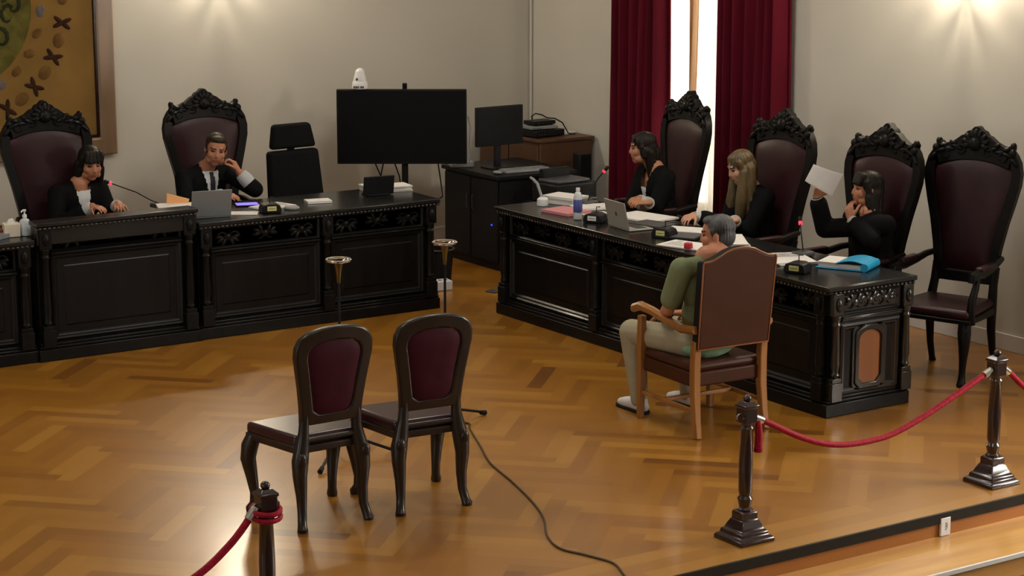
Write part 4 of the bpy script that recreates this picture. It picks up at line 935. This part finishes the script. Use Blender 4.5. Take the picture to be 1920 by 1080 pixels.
# ------------------------------------------------------------------ people
def fused(mb, voxel, smooth=5, fac=.5):
    """one continuous surface from overlapping volumes"""
    me = bpy.data.meshes.new('tmp'); me.from_pydata(mb.v, [], mb.f)
    bm = bmesh.new(); bm.from_mesh(me); bmesh.ops.recalc_face_normals(bm, faces=bm.faces); bm.to_mesh(me); bm.free()
    o = bpy.data.objects.new('tmp', me); COL.objects.link(o)
    r = o.modifiers.new('r', 'REMESH'); r.mode = 'VOXEL'; r.voxel_size = voxel
    s = o.modifiers.new('s', 'SMOOTH'); s.iterations = smooth; s.factor = fac
    dg = bpy.context.evaluated_depsgraph_get(); dg.update()
    ev = o.evaluated_get(dg); out = bpy.data.meshes.new_from_object(ev)
    bpy.data.objects.remove(o); bpy.data.meshes.remove(me)
    return out
def link_mesh(name, me, mats, parent):
    me.materials.clear()
    for m in mats: me.materials.append(MT[m] if isinstance(m, str) else m)
    me.polygons.foreach_set('use_smooth', [True]*len(me.polygons)); me.name = name
    o = bpy.data.objects.new(name, me); COL.objects.link(o); o.parent = parent; return o
def split_mesh(me, fn):
    groups = {}
    vs = [v.co.copy() for v in me.vertices]
    for p in me.polygons:
        k = fn(p.center, p.normal)
        groups.setdefault(k, []).append(tuple(p.vertices))
    out = {}
    for k, fs in groups.items():
        ids = {}; nv = []; nf = []
        for f in fs:
            t = []
            for i in f:
                if i not in ids: ids[i] = len(nv); nv.append(vs[i])
                t.append(ids[i])
            nf.append(t)
        m = bpy.data.meshes.new(str(k)); m.from_pydata(nv, [], nf); out[k] = m
    return out
def frame_of(f, u=V((0, 0, 1))):
    f = V(f).normalized(); r = f.cross(u).normalized(); u = r.cross(f).normalized()
    return M((r, f, u)).transposed()          # columns: right, forward, up
def head_prims(mb, q, c, s=1.):
    def E(p, r): mb.ell(V(c)+q @ (V(p)*s), tuple(x*s for x in r), q, 18, 12)
    def K(a, b, ra, rb): mb.cap(V(c)+q @ (V(a)*s), V(c)+q @ (V(b)*s), ra*s, rb*s, 12)
    E((0, -.014, .035), (.074, .094, .082)); E((0, .022, -.03), (.062, .068, .080)); E((0, .048, -.086), (.030, .028, .026)); E((0, .040, -.055), (.045, .044, .045))
    for k in (-1, 1):
        E((k*.036, .046, -.022), (.030, .032, .032)); E((k*.030, .062, .012), (.014, .014, .010)); E((k*.076, -.012, -.008), (.010, .020, .031)); E((k*.045, .018, -.07), (.026, .045, .03))
    K((-.032, .070, .032), (.032, .070, .032), .0125, .0125); K((0, .078, .018), (0, .091, -.022), .009, .0115)
    for k in (-1, 1): E((k*.010, .083, -.026), (.009, .009, .008))
    K((-.018, .074, -.054), (.018, .074, -.054), .008, .008); K((-.016, .073, -.066), (.016, .073, -.066), .009, .009)
def hand_prims(mb, w, d, n, ts, curl=.35, spread=.10, s=1.):
    """w wrist, d direction of the fingers, n palm normal, ts +1/-1 thumb side along d x n"""
    w = V(w); d = V(d).normalized(); n = V(n); n = (n-d*n.dot(d)).normalized(); a = d.cross(n).normalized()*ts
    offs = (.034, .0115, -.011, -.032); lens = (.072, .080, .074, .058)
    for i in range(4):
        kn = w + d*(.088-.006*abs(i-1))*s + a*offs[i]*s
        mb.cap(w + a*offs[i]*.55*s, kn, .0155*s, .0115*s, 10)
        dd = (d + a*offs[i]*spread*30*.1).normalized(); p = kn; an = curl*.6
        for j, fr in enumerate((.45, .31, .24)):
            e = (dd*math.cos(an)+n*math.sin(an)); p2 = p+e*lens[i]*fr*s; mb.cap(p, p2, (.0086-.0006*j)*s, (.0080-.0006*j)*s, 10); p = p2; an += curl
    mb.cap(w + d*.02*s, w + d*.075*s, .021*s, .020*s, 10)
    b = w + d*.022*s + a*.022*s; t1 = (d*.62+a*.72+n*.28).normalized(); t2 = (d*.85+a*.35+n*(.30+curl*.35)).normalized()
    mb.cap(b, b+t1*.042*s, .0145*s, .0115*s, 10); mb.cap(b+t1*.042*s, b+t1*.042*s+t2*.034*s, .011*s, .0098*s, 10); mb.cap(b+t1*.042*s+t2*.034*s, b+t1*.042*s+t2*.034*s+(t2+n*.3).normalized()*.026*s, .0098*s, .0078*s, 10)
def person(lab, base, heading, J, skinm, hair, outfit, fem=True):
    """J: world joints; heading: unit vector the body faces"""
    t = thing('person', lab, 'person', (base[0], base[1], 0), 0)
    o = V((base[0], base[1], 0)); g = {k: (V(v)-o) for k, v in J.items() if k in POS}
    b = V((heading[0], heading[1], 0)).normalized(); side = V((-b.y, b.x, 0))   # side = the person's left
    q = frame_of(J['face'], J.get('up', V((0, 0, 1)))); hc = g['head']; hs = J.get('hs', 1.)
    bq = frame_of(b)
    sp = g['neck']-g['pel']; up = sp.normalized(); bt = M((b.cross(up).normalized(), (up.cross(b.cross(up))).normalized(), up)).transposed()
    ch = g['pel']+sp*.68; wa = g['pel']+sp*.34; sw = (g['shL']-g['shR']).length/2
    # --- body
    mb = MB(); head_prims(mb, q, hc, hs)
    mb.cap(hc+q @ V((0, -.028, -.05))*hs, g['neck']+V((0, 0, -.02)), .050*hs, .058*hs); 
    mb.ell(ch, (sw*.80, .095, .17), bt); mb.ell(wa, (.125, .09, .13), bt); mb.ell(g['pel'], (.15, .11, .10), bt); mb.cap(g['shL']+up*-.02, g['shR']+up*-.02, .052, .052); mb.cap(g['neck'], ch, .07, .09)
    for s_ in 'LR':
        mb.chain([g['sh'+s_], g['el'+s_]], [.052, .041]); mb.chain([g['el'+s_], g['el'+s_].lerp(g['wr'+s_], .35), g['wr'+s_]], [.041, .042, .027])
        hd = J['hand'+s_]; hand_prims(mb, g['wr'+s_], hd[0], hd[1], hd[2], hd[3], s=.95 if fem else 1.05)
        mb.chain([g['hip'+s_], g['kn'+s_]], [.082, .056]); mb.chain([g['kn'+s_], g['kn'+s_].lerp(g['an'+s_], .35), g['an'+s_]], [.055, .056, .036])
        mb.chain([g['an'+s_], g['an'+s_]+V((0, 0, -.03))+b*.03, g['an'+s_]+V((0, 0, -.045))+b*.15], [.036, .036, .026])
    me = fused(mb, .0052, 3, .5)
    qi = q.transposed(); ids = []
    for p in me.polygons:
        l = qi @ (p.center-hc)/hs; i = 0
        if l.y > .045 and l.length < .14:
            ax = abs(l.x)
            if abs(ax-.031) < .0135 and abs(l.z-.011) < .0062: i = 1
            elif abs(ax-.032) < .019 and abs(l.z-.033-.12*(.03-ax)*0) < .0048: i = 2
            elif ax < .023 and abs(l.z+.061) < .0085 and l.y > .07: i = 3
        ids.append(i)
    body = link_mesh('body', me, [skinm, 'eye', 'brow', 'lip'], t); me.polygons.foreach_set('material_index', ids)
    # --- hair
    mb = MB()
    def E(p, r, rot=None): mb.ell(hc+q @ (V(p)*hs), tuple(x*hs for x in r), q if rot is None else q @ rot, 16, 10)
    def K(a, b_, ra, rb): mb.cap(hc+q @ (V(a)*hs), hc+q @ (V(b_)*hs), ra*hs, rb*hs, 12)
    kind, hm = hair
    def D(a, rs, L, off):
        n_ = len(rs); mb.chain([a+V((0, 0, -L*i/(n_-1)))+off*(i/(n_-1)) for i in range(n_)], rs)
    if kind == 'short':
        E((0, -.026, .048), (.080, .094, .080)); E((0, -.055, .0), (.073, .058, .075)); E((0, .032, .092), (.055, .04, .028))
        for k in (-1, 1): K((k*.068, .005, .04), (k*.070, .0, .0), .015, .010)
    else:
        E((0, -.020, .050), (.085, .098, .084)); E((0, -.045, .0), (.083, .078, .095))
        for k in (-1, 1): K((k*.068, .02, .06), (k*.074, -.005, -.05), .022, .024)
        if kind == 'bangs':
            for x in (-.05, -.025, 0, .025, .05): K((x, .045, .10), (x*1.1, .082-.35*x*x*10, .045), .020, .012)
            for k in (-1, 1): K((k*.074, .0, -.04), (k*.085, -.02, -.17), .032, .030); K((k*.065, -.05, -.02), (k*.075, -.06, -.18), .04, .036)
            E((0, -.075, -.08), (.08, .045, .11))
        if kind == 'long':
            for k in (-1, 1):
                r0 = hc+q @ V((k*.078, .01, -.02)); D(r0, (.034, .042, .044, .036, .018), .43, b*.05+side*(-k*.01)); r1 = hc+q @ V((k*.075, -.04, -.01)); D(r1, (.044, .05, .048, .034), .36, b*-.0+side*(-k*.02))
            E((0, .03, .09), (.05, .04, .03))
        if kind == 'longold':
            for k in (-1, 1):
                K((k*.075, .005, -.03), (k*.088, .012, -.15), .030, .036); K((k*.088, .012, -.15), (k*.085, .04, -.30), .036, .030); K((k*.085, .04, -.30), (k*.07, .05, -.37), .030, .014)
                K((k*.07, -.05, -.03), (k*.09, -.05, -.24), .045, .045)
            E((0, -.075, -.12), (.085, .045, .17))
        if kind == 'tied':
            r0 = hc+q @ V((0, -.085, -.03)); D(r0, (.06, .055, .05, .04, .02), .36, b*-.02)
            r0 = hc+q @ V((-.05, -.05, -.03)); D(r0, (.045, .04, .035), .20, b*-.03)
            for k in (-1, 1): K((k*.045, .045, .085), (k*.076, .01, .02), .026, .022)
            E((0, -.085, -.04), (.062, .05, .085)); K((0, -.095, -.05), (0, -.10, -.20), .045, .035); K((0, -.10, -.2), (.01, -.085, -.30), .035, .016)
            for k in (-1, 1): K((k*.07, -.03, -.01), (k*.05, -.07, -.10), .028, .03)
    hme = fused(mb, .0065, 3, .5)
    for v in hme.vertices:
        l = qi @ (v.co-hc); a_ = math.atan2(l.x, l.y+.02); n_ = V((l.x, l.y+.02, 0)).normalized()
        v.co += q @ (n_*(.0028*math.sin(a_*(22 if kind != 'short' else 34)+l.z*14)))
    link_mesh('hair', hme, [hm], t)
    outfit(t, g, b, side, up, bt, ch, wa, sw, J)
    return t
POS = {'pel', 'neck', 'head', 'shL', 'shR', 'elL', 'elR', 'wrL', 'wrR', 'hipL', 'hipR', 'knL', 'knR', 'anL', 'anR'}
def legs_prims(mb, g, r, shin=True):
    for s_ in 'LR':
        mb.chain([g['hip'+s_], g['kn'+s_]], [r[0], r[1]])
        if shin: mb.chain([g['kn'+s_], g['an'+s_]+V((0, 0, .02))], [r[1], r[2]])
def shoes(t, g, b, m, solem, r=.045):
    for s_ in 'LR':
        a = g['an'+s_]; z = -a.z
        mb = MB(); mb.chain([a+V((0, 0, -.01))-b*.02, a+b*.04+V((0, 0, -.03)), a+b*.14+V((0, 0, z+.038)), a+b*.185+V((0, 0, z+.032))], [.044, .044, .036, .026]); mb.cap(a+V((0, 0, z+.045))-b*.04, a+V((0, 0, z+.040))+b*.12, .038, .036)
        me = fused(mb, .006, 3)
        for v in me.vertices: v.co.z = max(v.co.z, .003)
        sh = link_mesh('shoe', me, [m], t)
        mb = MB(); mb.cap(a+V((0, 0, z+.012))-b*.045, a+V((0, 0, z+.012))+b*.185, .041, .036); mb.warp(lambda x, y, zz: (x, y, min(max(zz, .001), .02)))
        mb.build('sole', solem, sh)
def robe(vdepth=.20, vw=.055, tie=False, neckskin=0., cuffL=(.72, .98, .05), cuffR=(.72, .98, .05), m='robe', wide=1.):
    def fn(t, g, b, side, up, bt, ch, wa, sw, J):
        mb = MB()
        mb.ell(ch, (sw*.98, .132, .20), bt); mb.ell(wa, (.165, .130, .17), bt); mb.ell(g['pel'], (.19, .15, .13), bt)
        mb.cap(g['shL']+up*-.012, g['shR']+up*-.012, .068, .068); mb.cap(g['neck']-up*.03, ch, .083, .11)
        for s_ in 'LR':
            e = (cuffL if s_ == 'L' else cuffR)[0]; w = g['el'+s_].lerp(g['wr'+s_], e)
            mb.chain([g['sh'+s_]-up*.01, g['el'+s_]], [.074, .066*wide]); mb.chain([g['el'+s_], w], [.066*wide, .062*wide])
        legs_prims(mb, g, (.115, .082, .07)); mb.cap(g['knL'], g['knR'], .075, .075); mb.cap(g['hipL'].lerp(g['knL'], .5), g['hipR'].lerp(g['knR'], .5), .09, .09)
        me = fused(mb, .009, 4)
        fr = g['neck']
        def cls(c, n):
            l = c-fr; a = l.dot(side); f = l.dot(bt.col[1]); z = l.dot(up)
            if .0 < f < .19 and n.dot(b) > -.1 and -vdepth < z < .045:
                w = min(vw*(1+z/vdepth)+.012, vw+.012)
                if abs(a) < w:
                    if tie and abs(a) < .019+.010*(-z/vdepth) and z < -.005: return 'tie'
                    if z > -neckskin: return 'open'
                    return 'shirt'
            return 'robe'
        parts = split_mesh(me, cls)
        for k, mm in (('robe', m), ('shirt', 'shirt'), ('tie', 'tie')):
            if k in parts:
                ob = link_mesh(k, parts[k], [mm], t)
        for s_, cf in (('L', cuffL), ('R', cuffR)):
            if cf[2] > 0:
                a = g['el'+s_].lerp(g['wr'+s_], cf[0]-.06); c = g['el'+s_].lerp(g['wr'+s_], cf[1]); mb = MB()
                mb.tube([a, a.lerp(c, .3), a.lerp(c, .6), a.lerp(c, .85), c], [cf[2]*.9, cf[2], cf[2]*1.0, cf[2]*.92, cf[2]*.80], 16); mb.build('cuff', 'lace', t)
        shoes(t, g, b, 'sole', 'sole')
    return fn
def seated(pel, heading, seatz, lean=(0, 0), wsh=.18, tl=.48):
    b = V((heading[0], heading[1], 0)).normalized(); s = V((-b.y, b.x, 0)); p = V((pel[0], pel[1], seatz+.10))
    nk = p + V((0, 0, tl)) + b*lean[0] + s*lean[1]
    J = {'pel': p, 'neck': nk, 'shL': nk+s*wsh-V((0, 0, .045)), 'shR': nk-s*wsh-V((0, 0, .045))}
    for n, k in (('L', 1), ('R', -1)):
        J['hip'+n] = p+s*k*.09+V((0, 0, -.02)); J['kn'+n] = p+b*.43+s*k*.11+V((0, 0, -.05)); J['an'+n] = V((J['kn'+n].x, J['kn'+n].y, .085))-b*.04
    return J, b, s
# 1. woman judge
J, b, s = seated((5.86, 14.83), (.10, -1), .48, (.10, -.02), .175, .46)
J.update(head=(5.935, 14.68, 1.195), face=(-.05, -1, -.30), hs=1.04, elL=J['shL']+V((.05, -.12, -.25)), elR=J['shR']+V((-.06, -.10, -.25)))
J.update(wrL=(6.03, 14.42, .915), wrR=(5.83, 14.42, .915), handL=((-.3, -1, -.05), (0, 0, -1), 1, .3), handR=((.35, -1, -.05), (0, 0, -1), -1, .3))
person('woman judge with dark fringed hair, black robe and white shirt, at the raised desk', (5.86, 14.83), b, J, SK1, ('bangs', 'dhair'), robe(.26, .05, neckskin=.02))
# 2. grey-haired judge leaning his head on his left hand
J, b, s = seated((6.90, 14.88), (.12, -1), .50, (.10, .02), .20, .47)
J.update(head=(6.965, 14.66, 1.225), face=(-.35, -1, -.22), up=V((.16, 0, 1)), hs=1.04, elL=V((7.185, 14.44, .925)), elR=J['shR']+V((-.05, -.14, -.25)))
J.update(wrL=(7.085, 14.505, 1.06), wrR=(6.86, 14.33, .935), handL=((-.28, .42, .82), (-.7, .5, -.2), 1, .85), handR=((.35, -1, -.12), (0, 0, -1), -1, .16))
person('man judge with short hair, black robe and tie, resting his cheek on his fist', (6.90, 14.88), b, J, SK1, ('short', 'bhair'), robe(.26, .06, True, cuffL=(.22, .90, .056), m='robe2'), False)
# 3. dark-haired woman lawyer
J, b, s = seated((9.90, 12.76), (-1, .12), .50, (.07, 0), .17)
J.update(head=(9.75, 12.84, 1.232), face=(-.88, .50, -.06), hs=1.02, elL=J['shL']+V((-.12, -.02, -.25)), elR=J['shR']+V((-.16, -.05, -.26)))
J.update(wrL=(9.44, 12.46, .915), wrR=(9.42, 12.30, .905), handL=((-.7, -.35, .0), (0, .2, -1), 1, .45), handR=((-.75, .45, .02), (0, .1, -1), -1, .45))
person('woman with tied-back dark hair in a black robe, hands joined before the silver laptop', (9.90, 12.76), b, J, SK2, ('tied', 'dhair'), robe(.25, .05, neckskin=.12, cuffL=(.62, .95, .045), cuffR=(.55, .97, .055)))
# 4. blonde lawyer
J, b, s = seated((9.90, 11.58), (-1, .05), .50, (.09, 0), .17)
J.update(head=(9.74, 11.63, 1.225), face=(-.92, .30, -.35), hs=1.02, elL=J['shL']+V((-.13, .03, -.25)), elR=J['shR']+V((-.14, -.05, -.26)))
J.update(wrL=(9.30, 11.62, .915), wrR=(9.46, 11.33, .905), handL=((-.85, -.30, -.05), (0, .1, -1), 1, .5), handR=((-.8, .3, -.02), (0, .1, -1), -1, .4))
person('woman with long blonde hair in black robe, looking down at the window desk', (9.90, 11.58), b, J, SK3, ('long', 'blond'), robe(.14, .03, neckskin=.14, cuffL=(.80, .98, .043), cuffR=(.66, .96, .048)))
# 5. lawyer with raised paper, chin on hand
J, b, s = seated((9.84, 10.27), (-1, .10), .50, (.10, .02), .18)
J.update(head=(9.75, 10.31, 1.232), face=(-.95, .42, .05), hs=1.02, elL=V((9.52, 10.46, .965)), elR=V((9.60, 10.08, .93)))
J.update(wrL=(9.44, 10.46, 1.19), wrR=(9.60, 10.29, 1.045), handL=((-.10, -.45, .75), (-.35, -.85, -.1), 1, .55), handR=((.05, .35, .90), (.75, -.1, -.4), -1, .75))
person('dark-haired lawyer in a black robe raising a white paper, other hand at the chin', (9.90, 10.26), b, J, SK1, ('bangs', 'dhair'), robe(.10, .02, neckskin=.12, cuffL=(.78, .99, .045), cuffR=(.72, .98, .045)))
hp = thing('held_paper', 'folded white paper held up in the raised hand of the dark-haired lawyer', 'paper', (9.395, 10.36, 1.33), 0)
q4 = M.Rotation(R(-58), 4, 'Z') @ M.Rotation(R(26), 4, 'Y')
mb = MB(); n = 8; vs = []; fs = []
for i in range(n+1):
    u = i/n*2-1
    for z in (-.075, .075):
        for d_ in (0, .0025): vs.append((u*.105, .018*u*u+d_, z+(.02*u if z > 0 else 0)))
for i in range(n):
    a = i*4; c_ = a+4; fs += [(a, c_, c_+2, a+2), (a+1, a+3, c_+3, c_+1), (a, a+1, c_+1, c_), (a+2, c_+2, c_+3, a+3)]
fs += [(0, 2, 3, 1), (n*4, n*4+1, n*4+3, n*4+2)]
mb.add(vs, fs); mb.xf(q4); mb.build('sheet', 'paper', hp)
mb = MB(); mb.add([(x*.96, y-.004, z*.9) for x, y, z in vs], fs); mb.xf(q4); mb.build('inner_sheet', 'paper', hp)
# 6. witness in green
def casual(t, g, b, side, up, bt, ch, wa, sw, J):
    mb = MB(); mb.ell(ch, (sw*.93, .128, .20), bt); mb.ell(wa, (.165, .135, .17), bt); mb.ell(g['pel']+V((0, 0, .02)), (.18, .145, .11), bt)
    mb.cap(g['shL']-up*.01, g['shR']-up*.01, .066, .066); mb.cap(g['neck']-up*.02, ch, .075, .11)
    for s_ in 'LR': mb.chain([g['sh'+s_]-up*.01, g['sh'+s_].lerp(g['el'+s_], .75)], [.074, .068])
    ts = link_mesh('t_shirt', fused(mb, .008, 4), ['tshirt'], t)
    mb = MB(); mb.ell(g['pel']+V((0, 0, -.02))-b*.03, (.205, .15, .075), bt); ht = link_mesh('shirt_hem', fused(mb, .009, 4), ['tshirt2'], t); ht['label'] = 'mint green shirt hem'
    mb = MB(); legs_prims(mb, g, (.105, .082, .058)); mb.ell(g['pel']+V((0, 0, -.035)), (.18, .145, .07), bt)
    for s_ in 'LR': mb.cap(g['an'+s_]+V((0, 0, .03)), g['an'+s_]+V((0, 0, .0)), .060, .057)
    link_mesh('trousers', fused(mb, .009, 4), ['trouser'], t)
    shoes(t, g, b, 'sneaker', 'sole')
J, b, s = seated((7.89, 9.72), (-.03, 1), .445, (-.10, .09), .195, .535)
J['pel'].y += .0
J.update(head=(7.945, 9.70, 1.185), face=(-.62, .78, -.10), hs=1.04, elL=J['shL']+V((-.02, .10, -.27)), elR=J['shR']+V((.07, .10, -.27)))
J.update(wrL=(7.80, 10.02, .64), wrR=(7.98, 10.02, .64), handL=((.45, .9, -.12), (.1, 0, -1), 1, .4), handR=((-.45, .9, -.12), (-.1, 0, -1), -1, .4))
J.update(knL=(7.70, 10.22, .515), anL=(7.72, 10.16, .085), knR=(8.08, 10.20, .51), anR=(8.07, 10.10, .085))
person('grey-haired man in green shirt and beige trousers seated in the oak armchair', (7.89, 9.72), b, J, SK1, ('short', 'ghair'), casual, False)
